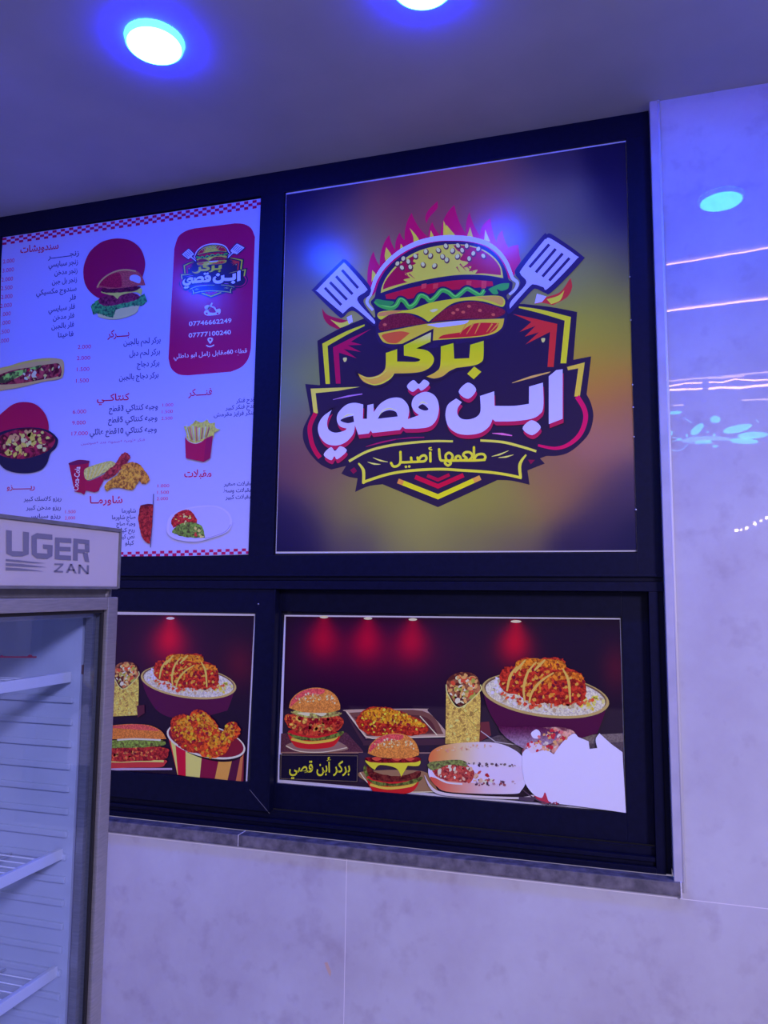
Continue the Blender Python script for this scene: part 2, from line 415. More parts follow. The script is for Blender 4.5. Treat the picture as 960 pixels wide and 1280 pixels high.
# ------------------------------------------------------------------ the burger emblem (also printed small on the menu)
NAVY = (35, 22, 64); YEL = (196, 182, 42); MAG = (150, 12, 78); WHT = (165, 155, 250); CRIM = (152, 22, 82)
def emblem(a, mini=False):
    ZA, ZB, ZCc, ZD, ZE, ZF, ZG = Z(380, 240, .1875), Z(540, 240, .22917), Z(370, 380, .20833), Z(560, 380, .20833), Z(370, 520, .20833), Z(550, 520, .20833), Z(450, 280, .20833)
    cv = lambda z, pts: [z(p) for p in pts]
    a.M = lambda p: p
    # flames behind the bun
    if not mini:
        a.part('flame_print')
        tv = [(459, 352), (467, 314), (474.5, 332), (486.5, 293.4), (494, 312), (500, 290.6), (505.6, 300), (514.6, 266), (535.6, 296.5), (540.7, 277.5), (550.6, 294), (568, 256),
              (582.4, 292), (587, 265), (600, 294), (613, 273), (621, 303), (628, 288), (636, 310), (648, 306), (651, 326)]
        out = []
        for i in range(len(tv) - 1):
            p, q = tv[i], tv[i + 1]
            up = i % 2 == 0
            c = (p[0] + .12 * (q[0] - p[0]) - 1.5, p[1] + .62 * (q[1] - p[1])) if up else (p[0] + .30 * (q[0] - p[0]), p[1] + .62 * (q[1] - p[1]))
            for k in range(7):
                t = k / 7; out.append(tuple(p[j] * (1 - t) ** 2 + 2 * c[j] * t * (1 - t) + q[j] * t * t for j in (0, 1)))
        out += [(651, 326), (640, 350), (600, 330), (540, 310), (490, 335), (466, 370)]
        a.fill(out, (168, 12, 86))
        a.blob(cv(ZA, [(890, 60, 1), (888, 110), (835, 170), (817, 212, 1), (808, 170), (830, 120)]), (168, 12, 86), same=True)
        for z, pts in ((ZA, [(705, 240, 1), (745, 285), (778, 335, 1), (735, 345), (728, 300)]), (ZB, [(78, 178, 1), (105, 210), (135, 245, 1), (78, 243)]),
                       (ZB, [(208, 192, 1), (224, 246, 1), (190, 246, 1)]), (ZB, [(290, 205, 1), (318, 272, 1), (285, 262, 1)]), (ZA, [(548, 368, 1), (585, 430), (548, 472, 1), (538, 425)]),
                       (ZA, [(845, 255, 1), (868, 300, 1), (838, 302, 1)]), (ZA, [(645, 345, 1), (668, 375, 1), (640, 385, 1)]), (ZA, [(455, 520, 1), (480, 555), (450, 600, 1)]),
                       (ZA, [(930, 190, 1), (950, 240), (945, 290, 1), (928, 292, 1)])):
            a.blob(cv(z, pts), (200, 172, 60), same=pts[0][0] != 705)
        for z, pts, c in ((ZA, [(120, 775, 1), (160, 820), (260, 850), (325, 862, 1), (275, 900), (222, 914, 1), (165, 885), (132, 840)], (150, 16, 60)),
                          (ZB, [(755, 468, 1), (764, 520), (735, 575), (660, 617, 1), (600, 605), (560, 612, 1), (620, 575), (700, 545)], (176, 44, 50))):
            a.blob(cv(z, pts), c)
        a.blob(cv(ZA, [(175, 850, 1), (250, 872), (325, 840, 1), (300, 885), (240, 906, 1)]), (200, 180, 70))
        a.blob(cv(ZB, [(625, 585, 1), (690, 565), (722, 535, 1), (700, 590), (650, 612, 1)]), (200, 180, 60))
        a.fill(cv(ZA, [(285, 835), (318, 820), (325, 865), (300, 880)]), WHT); a.fill(cv(ZB, [(572, 555), (625, 570), (600, 600), (560, 608)]), WHT)
    # dark badge
    a.part('badge_print')
    a.M = lambda p: p
    badge = [(396.7, 426, 1), (420, 413), (438, 405), (455, 398, 1), (640, 380, 1), (655, 380, 1), (690, 384), (721.5, 390, 1), (716.7, 449.8, 1), (739, 445.5, 1), (733.3, 493, 1),
             (739, 505), (741.7, 521), (737, 540), (727, 553), (712, 565), (697.5, 569.6), (683, 570, 1), (675, 573, 1), (681, 579.5, 1), (659.4, 588, 1), (662, 606, 1), (640, 601), (622, 600, 1),
             (547.5, 634, 1), (478.3, 605.4, 1), (460, 608), (444, 615, 1), (447, 598, 1), (436, 596), (426.7, 592, 1), (432.5, 582.5, 1), (414, 587, 1), (400, 580), (387, 566), (379.5, 551),
             (379, 537), (384, 525), (388, 517, 1), (381.5, 480, 1), (400, 481.5, 1)]
    a.blob(badge, NAVY)
    yl = YEL
    a.blob(cv(ZCc, [(412, 122, 1), (300, 165), (158, 238, 1), (178, 480, 1), (204, 480, 1), (190, 252, 1), (310, 183), (412, 132, 1)]), yl)
    a.blob(cv(ZD, [(425, 14, 1), (560, 34), (738, 78, 1), (710, 356, 1), (675, 356, 1), (700, 100, 1), (560, 58), (425, 24, 1)]), yl, same=True)
    a.fill(cv(ZCc, [(450, 150), (340, 200), (222, 260), (240, 478), (268, 478), (258, 292), (365, 326), (285, 270), (390, 288), (310, 248), (395, 245), (330, 226)]), MAG)
    a.fill(cv(ZD, [(390, 60), (520, 88), (656, 120), (634, 378), (597, 378), (612, 168), (465, 243), (545, 170), (460, 196), (525, 132), (430, 168), (500, 108)]), (176, 40, 48), same=True)
    for z, x, y in ((ZCc, 295, 335), (ZD, 572, 218)): a.blob(cv(z, [(x - 12, y - 10), (x + 10, y - 12), (x + 6, y + 8), (x - 6, y + 12)]), (200, 190, 120), same=True)
    a.fill(cv(ZCc, [(88, 508), (385, 497), (250, 522), (118, 535), (132, 655), (106, 660)]), (190, 172, 84))
    a.fill(cv(ZD, [(714, 378), (821, 350), (791, 555), (758, 555), (782, 386), (720, 398)]), (205, 160, 66), same=True)
    a.stroke(cv(ZCc, [(118, 655), (84, 735), (92, 820), (115, 880), (145, 922)]), 27 * .20833, (165, 10, 70))
    a.stroke(cv(ZD, [(774, 555), (818, 630), (824, 700), (790, 785), (720, 845), (640, 866), (540, 848)]), (30 * .20833, 28 * .20833, 14 * .20833), (178, 14, 96), same=True)
    for z, p, q, wd, c in ((ZCc, (222, 574), (398, 540), 2.0, (150, 100, 200)), (ZCc, (420, 856), (600, 812), 2.0, (140, 20, 90)), (ZCc, (600, 812), (770, 800), 1.6, (130, 20, 90)), (ZD, (385, 474), (618, 408), 3.0, (196, 140, 90)), (ZD, (265, 776), (385, 790), 2.8, (190, 90, 190))):
        a.stroke([z(p), ((z(p)[0] + z(q)[0]) / 2, (z(p)[1] + z(q)[1]) / 2 - .6), z(q)], (0.5, wd, 1.2), c, same=p != (222, 574))
    # banner under the name
    a.part('banner_print')
    a.stroke(cv(ZE, [(318, 272), (430, 212), (560, 178), (700, 160), (830, 151), (942, 152)]), (3.2, 3.2, 2.6), (198, 182, 82))
    a.stroke(cv(ZF, [(242, 147), (370, 156), (480, 182), (578, 212)]), (2.8, 3.4, 3.0), (204, 176, 82), same=True)
    a.stroke(cv(ZE, [(400, 402), (430, 388), (560, 348), (700, 327), (864, 319)]) + cv(ZF, [(130, 326), (280, 336), (400, 352), (490, 372)]), 3.4, (200, 188, 62), same=True)
    a.stroke(cv(ZE, [(375, 283), (405, 328), (405, 406)]), (2, 4, 3.4), (204, 176, 70)); a.stroke(cv(ZF, [(517, 232), (480, 290), (484, 372)]), (2, 4, 3.4), (204, 176, 70))
    for z, p, q in ((ZE, (430, 276), (508, 290)), (ZE, (462, 250), (552, 276)), (ZF, (310, 243), (412, 208)), (ZF, (350, 250), (442, 232))):
        m = ((z(p)[0] + z(q)[0]) / 2, (z(p)[1] + z(q)[1]) / 2 + 0.9); a.stroke([z(p), m, z(q)], (0.4, 2.2, 0.4), (196, 182, 110), same=True)
    a.fill(cv(ZE, [(325, 325), (350, 308), (366, 330), (345, 348)]), (110, 14, 70), same=True); a.fill(cv(ZF, [(528, 262), (570, 264), (545, 290)]), (110, 14, 70), same=True)
    a.stroke([(497.5, 601.2), (547.5, 621), (600.5, 597)], 6.2, (192, 190, 34), smooth=False); a.stroke([(497.5, 601.2), (504, 603.8)], 6.2, (200, 120, 70), smooth=False); a.stroke([(592, 600.9), (600.5, 597)], 6.2, (205, 130, 70), smooth=False)
    a.stroke([(519, 596.2), (547.5, 608), (579.5, 594)], 5.6, (168, 8, 62), smooth=False); a.stroke([(534, 594.6), (547.5, 600), (562, 593.4)], 4.2, (150, 8, 62), smooth=False)
    if not mini:
        a.part('motto_lettering'); a.M = Z(460, 550, .20833); a.layer += 1
        for p in ([(636, 44), (636, 122)], [(700, 119), (636, 123), (560, 123), (500, 124), (455, 124), (434, 116), (427, 56)], [(636, 118), (655, 90), (690, 85), (705, 102), (696, 119)],
                  [(606, 122), (627, 98), (612, 75), (584, 75), (572, 91), (592, 110), (574, 122)], [(560, 122), (550, 99), (532, 99), (522, 122)], [(500, 124), (508, 96), (488, 77), (467, 91), (472, 120), (497, 138), (481, 153), (463, 140), (468, 122)],
                  [(374, 76), (375, 129)], [(379, 46), (367, 49), (372, 58), (383, 59)], [(300, 130), (318, 100), (341, 93), (351, 110), (338, 127), (300, 130)], [(304, 130), (298, 106)], [(300, 131), (262, 132), (222, 134), (198, 134)], [(262, 132), (259, 106)], [(195, 72), (195, 132), (178, 155), (152, 158), (139, 138)]):
            w_ = 15 if p[0] != (379, 46) else 8
            a.layer += .2; a.stroke(p, w_, (192, 206, 60), same=True)
            for q in (p[0], p[-1]): a.fill(ellipse(q[0], q[1], w_ / 2, w_ / 2, 12), (192, 206, 60), same=True)
        for x, y in ((228, 161), (248, 159)): a.fill(ellipse(x, y, 8, 8, 12), (192, 206, 60), same=True)
        a.layer = int(a.layer) + 1; a.M = lambda p: p
    # burger
    a.part('burger_print'); a.M = ZG
    a.stroke([(78, 518), (42, 470), (62, 425), (78, 380), (98, 325), (150, 248), (235, 172), (335, 120), (440, 92), (540, 84), (650, 90), (750, 114), (822, 160), (872, 222), (900, 285), (915, 325), (944, 352), (932, 392), (896, 424)], (14, 33, 14), (160, 158, 255))
    a.blob([(88, 440), (97, 400), (120, 335), (165, 265), (245, 194), (340, 140), (440, 112), (540, 104), (650, 110), (740, 132), (805, 172), (850, 226), (880, 290), (892, 335), (915, 352), (908, 400), (880, 430), (892, 470), (880, 520), (884, 560), (872, 610), (840, 655), (760, 695), (620, 715), (450, 742), (250, 760), (140, 728), (100, 680), (92, 560), (85, 510), (65, 470)], (38, 24, 76))
    bun = [(125, 415, 1), (132, 375), (165, 310), (230, 237), (320, 177), (420, 141), (540, 123), (650, 128), (740, 155), (810, 205), (848, 262), (860, 326, 1), (750, 308), (600, 306), (450, 325), (280, 362)]
    a.blob(bun, (196, 172, 66))
    a.blob([(138, 394, 1), (145, 360), (178, 308), (240, 243), (330, 186), (352, 182), (318, 222), (335, 238), (290, 262), (318, 282), (270, 300), (300, 322), (262, 335), (285, 350, 1), (200, 372)], (146, 14, 58))
    a.blob([(560, 128, 1), (650, 134), (738, 162), (804, 212), (840, 264), (846, 308, 1), (740, 298), (690, 300, 1), (705, 275), (655, 285), (668, 255), (618, 262), (650, 232), (600, 215), (618, 180), (585, 160)], (152, 20, 56), same=True)
    for p, q in (((270, 290), (300, 330)), ((295, 300), (330, 330)), ((600, 240), (640, 285)), ((640, 250), (680, 292)), ((580, 258), (600, 290))): a.stroke([p, q], (9, 1), (150, 60, 60), False, same=p[0] != 270)
    sd = [(252, 262), (302, 258), (290, 225), (260, 208), (225, 238), (332, 193), (378, 243), (395, 165), (422, 190), (447, 250), (470, 157), (495, 195), (520, 215), (555, 160), (585, 195), (588, 130), (613, 158), (655, 208), (680, 177), (710, 150), (740, 192), (515, 132), (640, 132)]
    for i, (x, y) in enumerate(sd): a.fill(ellipse(x + 2, y + 4, 16, 19, 14, (i % 5 - 2) * .3), (76, 42, 52), same=i > 0)
    for i, (x, y) in enumerate(sd): a.fill(ellipse(x, y, 11, 14, 14, (i % 5 - 2) * .3), (196, 184, 140), same=i > 0)
    a.blob([(158, 450, 1), (152, 425, 1), (300, 385), (480, 350), (640, 335), (795, 345, 1), (800, 372, 1), (640, 390), (480, 405), (300, 450)], (168, 18, 50))
    for x in (370, 440, 640, 730): a.fill([(x, 362 if x < 500 else 342), (x + 30, 357 if x < 500 else 342), (x + 26, 385), (x - 2, 390)], (190, 54, 66), same=x != 370)
    lt = [(92, 462), (122, 488), (180, 505), (215, 492), (240, 455), (268, 466), (295, 498), (330, 478), (360, 432), (395, 440), (420, 462), (452, 440), (490, 400), (530, 410), (570, 440), (602, 420), (642, 390), (688, 412), (722, 428), (745, 398)]
    a.stroke(lt, 46, (38, 24, 76)); a.stroke(lt, 26, (62, 150, 62)); a.stroke(sh(lt, 2, -6), 6, (100, 190, 90))
    a.blob([(770, 392, 1), (800, 422), (830, 418), (822, 392), (850, 402), (888, 388), (896, 356, 1), (850, 358), (810, 372)], (56, 140, 70))
    a.blob([(92, 462), (104, 452), (150, 460), (205, 468), (180, 490), (120, 484)], (48, 126, 66), same=True)
    a.blob([(106, 556), (116, 530), (180, 520), (300, 515), (420, 474), (560, 450), (700, 435), (832, 432), (870, 460), (860, 496), (820, 490), (740, 466), (640, 460), (552, 480), (470, 540), (412, 588, 1), (350, 550), (270, 534), (180, 545), (130, 574)], (206, 176, 46))
    a.blob([(110, 552), (118, 534), (180, 524), (250, 520), (220, 534), (150, 552)], (206, 120, 70)); a.blob([(700, 440), (830, 436), (862, 460), (850, 488), (800, 468), (740, 452)], (216, 140, 66), same=True)
    a.blob([(420, 520), (450, 510), (470, 515), (440, 530)], (220, 225, 150), same=True)
    a.blob([(112, 612), (135, 572), (190, 546), (270, 536), (340, 560), (405, 596, 1), (300, 612), (200, 628), (130, 642)], (104, 24, 48), 'speck')
    a.blob([(425, 588, 1), (500, 520), (580, 482), (680, 466), (760, 482), (858, 512), (866, 540), (800, 566), (640, 570), (520, 578)], (116, 26, 46), 'speck')
    for x, y in ((585, 515), (655, 495), (560, 535), (620, 530), (800, 545), (150, 605), (720, 520)): a.fill(ellipse(x, y, 12, 9, 10), (176, 80, 70), same=x != 585)
    a.blob([(108, 656, 1), (240, 630), (400, 600), (560, 584), (700, 575), (866, 568, 1), (852, 622), (800, 660), (700, 680), (460, 698), (300, 715), (200, 722), (140, 708)], (206, 160, 52))
    a.blob([(400, 606, 1), (560, 586), (655, 580, 1), (620, 602), (470, 622, 1)], (166, 156, 240))
    a.blob([(600, 652, 1), (690, 598), (836, 596, 1), (810, 640), (740, 668), (600, 682), (470, 690, 1), (500, 668)], (172, 30, 44))
    for p, q in (((640, 600), (600, 660)), ((680, 598), (640, 662)), ((720, 596), (690, 660)), ((830, 598), (780, 652)), ((795, 600), (760, 650))): a.stroke([p, q], (10, 3), (196, 130, 50), False, same=p[0] != 640)
    a.blob([(142, 690, 1), (138, 664), (240, 645), (300, 655, 1), (258, 690), (220, 716), (170, 712)], (196, 76, 48))
    # spatulas
    for z, dark, head, slots, sw in ((ZA, [(265, 452), (300, 470), (435, 620), (440, 685), (398, 735), (482, 862), (466, 895), (430, 870), (345, 800), (300, 800), (262, 836), (225, 825), (70, 672), (70, 638), (250, 460)],
                                      [(268, 480), (284, 486), (412, 634), (414, 664), (356, 722), (466, 850), (470, 882, 1), (345, 776), (308, 770), (266, 806), (246, 800), (96, 670), (96, 646), (254, 484)],
                                      [((140, 640), (250, 755)), ((175, 603), (288, 720)), ((215, 563), (325, 683)), ((255, 522), (362, 642))], 18),
                                     (ZB, [(626, 232), (662, 237), (815, 345), (815, 382), (656, 545), (618, 552), (570, 530), (540, 545), (428, 662), (408, 640), (408, 600), (480, 505), (455, 450), (468, 405), (604, 240)],
                                      [(622, 260), (650, 257), (785, 347), (785, 372), (636, 525), (606, 520), (560, 506), (530, 520), (425, 638, 1), (432, 596), (514, 500), (484, 450), (492, 418), (606, 272)],
                                      [((640, 287), (532, 412)), ((675, 312), (567, 440)), ((713, 337), (603, 463)), ((750, 362), (640, 485))], 15)):
        a.M = z
        a.part('spatula_print' if z is ZA else 'spatula_print ')
        a.blob(dark, (40, 28, 92)); a.blob(head, (150, 146, 250))
        for i, (p, q) in enumerate(slots): a.stroke([p, q], sw, (40, 30, 100), False, same=i > 0)
    # lettering
    a.part('burger_lettering'); a.M = lambda p: p
    up1 = cv(ZCc, [(812, 170, 1), (808, 228, 1), (722, 268, 1), (790, 282), (828, 325), (815, 370), (770, 402), (700, 415), (590, 418, 1), (558, 455), (520, 480), (470, 488), (420, 475), (390, 450), (374, 418, 1), (430, 440), (490, 430), (530, 400), (540, 360), (540, 295, 1), (608, 272, 1), (608, 346, 1), (715, 348), (746, 335), (705, 320), (649, 311, 1), (648, 250, 1)])
    up2 = cv(ZCc, [(945, 236, 1), (950, 330, 1), (1040, 326, 1), (1047, 246, 1), (1127, 222, 1), (1125, 325), (1105, 355), (1062, 371), (965, 384, 1), (920, 405), (880, 435), (830, 448), (784, 437, 1), (840, 408), (866, 370), (870, 256, 1)])
    dot = cv(ZD, [(158, 376), (201, 408), (155, 453), (116, 420)])
    if not mini:
        for g in (up1, up2): a.stroke(spline(g, 5), 5.5, NAVY, smooth=False, closed=True, same=g is up2)
    for g in (up1, up2): a.grad(g, [(418, (206, 240, 150)), (430, (170, 205, 26)), (450, (190, 190, 30)), (462, (212, 160, 56)), (482, (206, 130, 70))])
    a.fill(dot, (204, 180, 40))
    a.stroke(cv(ZCc, [(385, 425), (430, 446), (495, 436), (545, 400)]), (.5, 1.6, .5), (215, 225, 90)); a.stroke(cv(ZCc, [(395, 448), (470, 486), (556, 455), (590, 418)]), (.5, 2, .6), (200, 215, 60), same=True)
    a.part('name_lettering')
    nm = [cv(ZD, [(605, 435, 1), (650, 398, 1), (688, 393, 1), (688, 690, 1), (605, 722, 1)]),
          cv(ZD, [(570, 473, 1), (572, 620), (548, 665), (500, 690), (400, 704), (284, 706, 1), (268, 692, 1), (248, 735), (200, 772), (130, 786), (60, 778), (8, 742), (-12, 690), (-12, 640), (5, 600), (50, 568, 1), (84, 590, 1), (60, 625), (58, 662), (84, 690), (130, 693), (175, 676), (196, 640), (193, 553, 1), (278, 525, 1), (280, 612, 1), (400, 612), (486, 600, 1), (487, 497, 1)]),
          cv(ZD, [(120, 473), (170, 515), (122, 570), (65, 528)]), cv(ZD, [(502, 698), (557, 740), (505, 788), (448, 747)]),
          cv(ZCc, [(775, 528), (830, 548), (857, 602), (850, 680), (810, 733), (740, 748), (655, 749, 1), (640, 737, 1), (625, 757, 1), (460, 775, 1), (449, 760, 1), (438, 778, 1), (376, 785, 1), (355, 728, 1), (345, 780), (300, 830), (240, 850), (180, 836), (142, 790), (134, 735), (160, 680), (216, 637, 1), (190, 700), (196, 752), (236, 773), (290, 762), (306, 748, 1), (266, 735), (247, 700), (255, 655), (300, 608), (352, 594), (405, 604, 1), (402, 690, 1), (427, 690, 1), (430, 608, 1), (466, 600, 1), (468, 650, 1), (510, 597), (570, 566), (630, 566), (668, 600), (680, 640), (672, 692, 1), (740, 668, 1), (708, 640), (695, 600), (715, 555)]),
          cv(ZCc, [(705, 458), (738, 482), (770, 455), (801, 480), (755, 521), (735, 506), (700, 528), (667, 495)]), cv(ZCc, [(210, 860), (236, 882), (268, 854), (306, 882), (250, 932), (232, 914), (212, 938), (168, 905)])]
    if not mini:
        for k, g in enumerate(nm): a.stroke(spline(g, 5), 6, NAVY, smooth=False, closed=True, same=k > 0)
        for k, g in enumerate(nm): a.fill(sh(spline(g, 5), 1.2, 5.0), CRIM, same=k not in (0, 4))
    for k, g in enumerate(nm): a.fill(spline(g, 5), WHT, same=k not in (0, 4))
    a.blob(cv(ZCc, [(268, 700), (300, 682), (345, 672, 1), (350, 708, 1), (310, 716)]), NAVY); a.blob(cv(ZCc, [(492, 690, 1), (515, 655), (560, 638), (600, 648), (612, 676, 1)]), NAVY, same=True); a.blob(cv(ZCc, [(735, 622), (762, 602), (796, 632), (770, 640)]), NAVY, same=True)
    a.stroke(cv(ZCc, [(500, 672), (525, 640), (565, 628), (605, 640)]), (.5, 2, .8), (196, 176, 150)); a.stroke(cv(ZCc, [(735, 610), (760, 590), (790, 602)]), (.5, 2, .8), (196, 176, 150), same=True); a.stroke(cv(ZCc, [(275, 690), (310, 668), (348, 664)]), (.5, 2, .8), (196, 176, 150), same=True)
    a.M = lambda p: p
# ------------------------------------------------------------------ the setting
def struct(o, kind='structure'): o['kind'] = kind; return o
XL, XR, YF = -3.2, 2.6, -3.0
struct(obj('floor', boxes((XL - .15, XR, -4.4, 0.06, -0.1, 0.0)), M['floor']))
struct(obj('ceiling', boxes((XL - .15, XR, YF, 0.12, ZC, ZC + 0.12)), M['ceiling']))
struct(obj('wall_left', boxes((XL - .12, XL, YF, 0.06, 0.0, ZC)), M['plaster']))
# tiled wall around the framed opening (opening x -2.47..0.131, z 0.912..3.22)
struct(obj('wall_back', boxes((0.131, XR, -0.04, 0.10, 0.0, ZC), (-2.47, 0.131, -0.04, 0.10, 0.0, 0.873), (XL, -2.47, -0.04, 0.10, 0.0, ZC)), M['tile']))
# corner trim up the right side of the opening: flat white strip with a rounded bead
t = empty('trim_1', (0.131, -0.04, 0.0)); struct(t)
bm = bmesh.new(); box(bm, 0.0015, 0.026, -0.0055, 0.0, 0.911, ZC, bev=0.001); obj('trim_strip', bm, M['trimwhite'], t)
bm = bmesh.new(); tube(bm, [(0.0265, -0.003, 0.885), (0.0265, -0.003, ZC)], 0.0042, 12); obj('trim_bead', bm, M['bead'], t, True)
# marble sill in two lengths with a white joint
t = empty('trim_2', (-1.17, -0.02, 0.875)); struct(t)
bm = bmesh.new()
box(bm, -1.30, -0.021, -0.033, 0.02, 0.0, 0.036, bev=0.004); obj('sill_slab', bm, M['marble'], t)
bm = bmesh.new(); box(bm, -0.018, 1.317, -0.033, 0.02, 0.0, 0.036, bev=0.004); obj('sill_slab', bm, M['marble'], t)
bm = bmesh.new(); box(bm, -0.0205, -0.0185, -0.0335, 0.018, 0.001, 0.0365); obj('sill_joint', bm, M['grout'], t)
bm = bmesh.new(); box(bm, 1.317, 1.322, -0.0335, -0.018, -0.004, 0.037, bev=0.001); obj('sill_end_sealant', bm, M['grout'], t)
# small rusty mark on the tile below the sill
p = on_y((409, 1211), -0.0405)
bm = bmesh.new(); v = [bm.verts.new((p[0] + dx, -0.0404, p[2] + dz)) for dx, dz in ((-.010, .016), (.000, .020), (.006, .008), (.013, -.006), (.011, -.022), (.004, -.012), (-.004, .002))]; bm.faces.new(v)
struct(obj('trim_stain', bm, M['stain']))

# ------------------------------------------------------------------ the black aluminium window unit
win = empty('window_1', (-1.17, 0.0, 0.912)); struct(win)
def wpart(name, bs, m='frame', bev=0.0015, parent=win):
    o = obj(name, boxes(*bs, bev=bev), M[m], parent); o.matrix_parent_inverse = Matrix.Translation(-win.location) if parent is win else Matrix.Identity(4)
    return o
X0, X1, D0 = -2.47, 0.1295, 0.09
mL, mR, lL, lR = -2.383, -1.2150, -1.1220, 0.0605        # the two upper openings
zt, zb = 3.1370, 1.8185
wpart('upper_frame', [(X0, X1, 0.0, D0, zt, 3.2195), (X0, mL, 0.0, D0, 1.7455, zt), (lR, X1, 0.0, D0, 1.7455, zt), (mL, lR, 0.0, D0, 1.7455, zb), (mR, lL, 0.0, D0, zb, zt)], bev=0.0008)
wpart('transom_bead', [(X0, 0.112, -0.004, 0.0, 1.7475, 1.7535)])
# lower fixed frame with its stepped profile
wpart('lower_frame', [(X0, X1, 0.006, D0, 1.733, 1.7445), (X0, X1, -0.002, D0, 1.704, 1.7315), (0.1145, X1, 0.006, D0, 0.9125, 1.733), (0.0885, 0.1145, -0.002, D0, 0.9125, 1.7035),
                      (X0, -2.43, -0.002, D0, 0.9125, 1.7035), (-2.43, 0.0885, -0.002, D0, 0.9125, 0.9285), (-2.43, 0.0885, 0.014, D0, 0.9285, 0.942), (-2.43, 0.0885, 0.004, D0, 0.942, 0.9535), (-2.43, 0.0885, 0.022, D0, 0.9535, 0.9745)])
wpart('track_lip', [(-1.10, 0.085, 0.020, 0.024, 0.975, 0.978)])
def sash(x0, x1, z0, z1, px0, px1, pz0, pz1, y0, y1):
    return [(x0, px0, y0, y1, z0, z1), (px1, x1, y0, y1, z0, z1), (px0, px1, y0, y1, z0, pz0), (px0, px1, y0, y1, pz1, z1)]
s1 = wpart('sliding_sash', sash(-2.428, -1.1085, 0.9755, 1.7035, -2.33, -1.1835, 1.064, 1.6225, 0.004, 0.034))
s2 = wpart('sliding_sash', sash(-1.165, 0.0880, 0.979, 1.7035, -1.1030, 0.0125, 1.0600, 1.6285, 0.038, 0.068))
wpart('interlock_rib', [(-1.1125, -1.1085, -0.001, 0.004, 0.9765, 1.7025)])
# open mitre of the left sash: a thin bare line from the picture corner down to the stile foot
a0, a1 = on_y((312, 987), 0.0032), on_y((337, 1017), 0.0032)
bm = bmesh.new(); tube(bm, [tuple(a0), tuple(a1)], 0.0007, 6); o = obj('mitre_gap', bm, M['darkgrey'], win); o.matrix_parent_inverse = Matrix.Translation(-win.location)
q = on_y((323, 755), 0.0035); bm = bmesh.new(); bmesh.ops.create_uvsphere(bm, u_segments=12, v_segments=8, radius=0.003, matrix=Matrix.Translation((q[0], 0.0035, q[2]))); o = obj('screw', bm, M['alu'], win, True); o.matrix_parent_inverse = Matrix.Translation(-win.location)
wpart('glass_pane', [(mL - .005, mR + .005, 0.014, 0.020, zb - .005, zt + .005), (lL - .005, lR + .005, 0.014, 0.020, zb - .005, zt + .005), (-2.335, -1.1785, 0.018, 0.024, 1.065, 1.6275), (-1.1045, 0.0175, 0.052, 0.058, 1.0615, 1.6335)], 'glass', 0.0)

# ------------------------------------------------------------------ posters: backing sheets
def sheet(name, corners, plane, mats, parent, thick=0.0035):
    bm = bmesh.new(); P = [on_y(c, plane) for c in corners]
    f = [bm.verts.new((p[0], plane, p[2])) for p in P]; b = [bm.verts.new((p[0], plane + thick, p[2])) for p in P]
    bm.faces.new(f); bm.faces.new(b[::-1])
    for i in range(4): bm.faces.new((f[i], f[(i + 1) % 4], b[(i + 1) % 4], b[i]))
    return obj(name, bm, mats, parent)
M['vinyl'] = mat('white_vinyl', (0.82, 0.82, 0.83), 0.3)
def poster(name, label, cat='poster'):
    o = empty(name); tag(o, label, cat); return o
def settle(o, loc):
    o.location = loc
    for c in o.children: c.matrix_parent_inverse = Matrix.Translation(-Vector(loc)) @ c.matrix_parent_inverse
def finish(a, base, labels=()):
    out = a.build()
    for k, v in out.items():
        for n, l in labels:
            if n == k: v['label'] = l
    settle(a.parent, base)

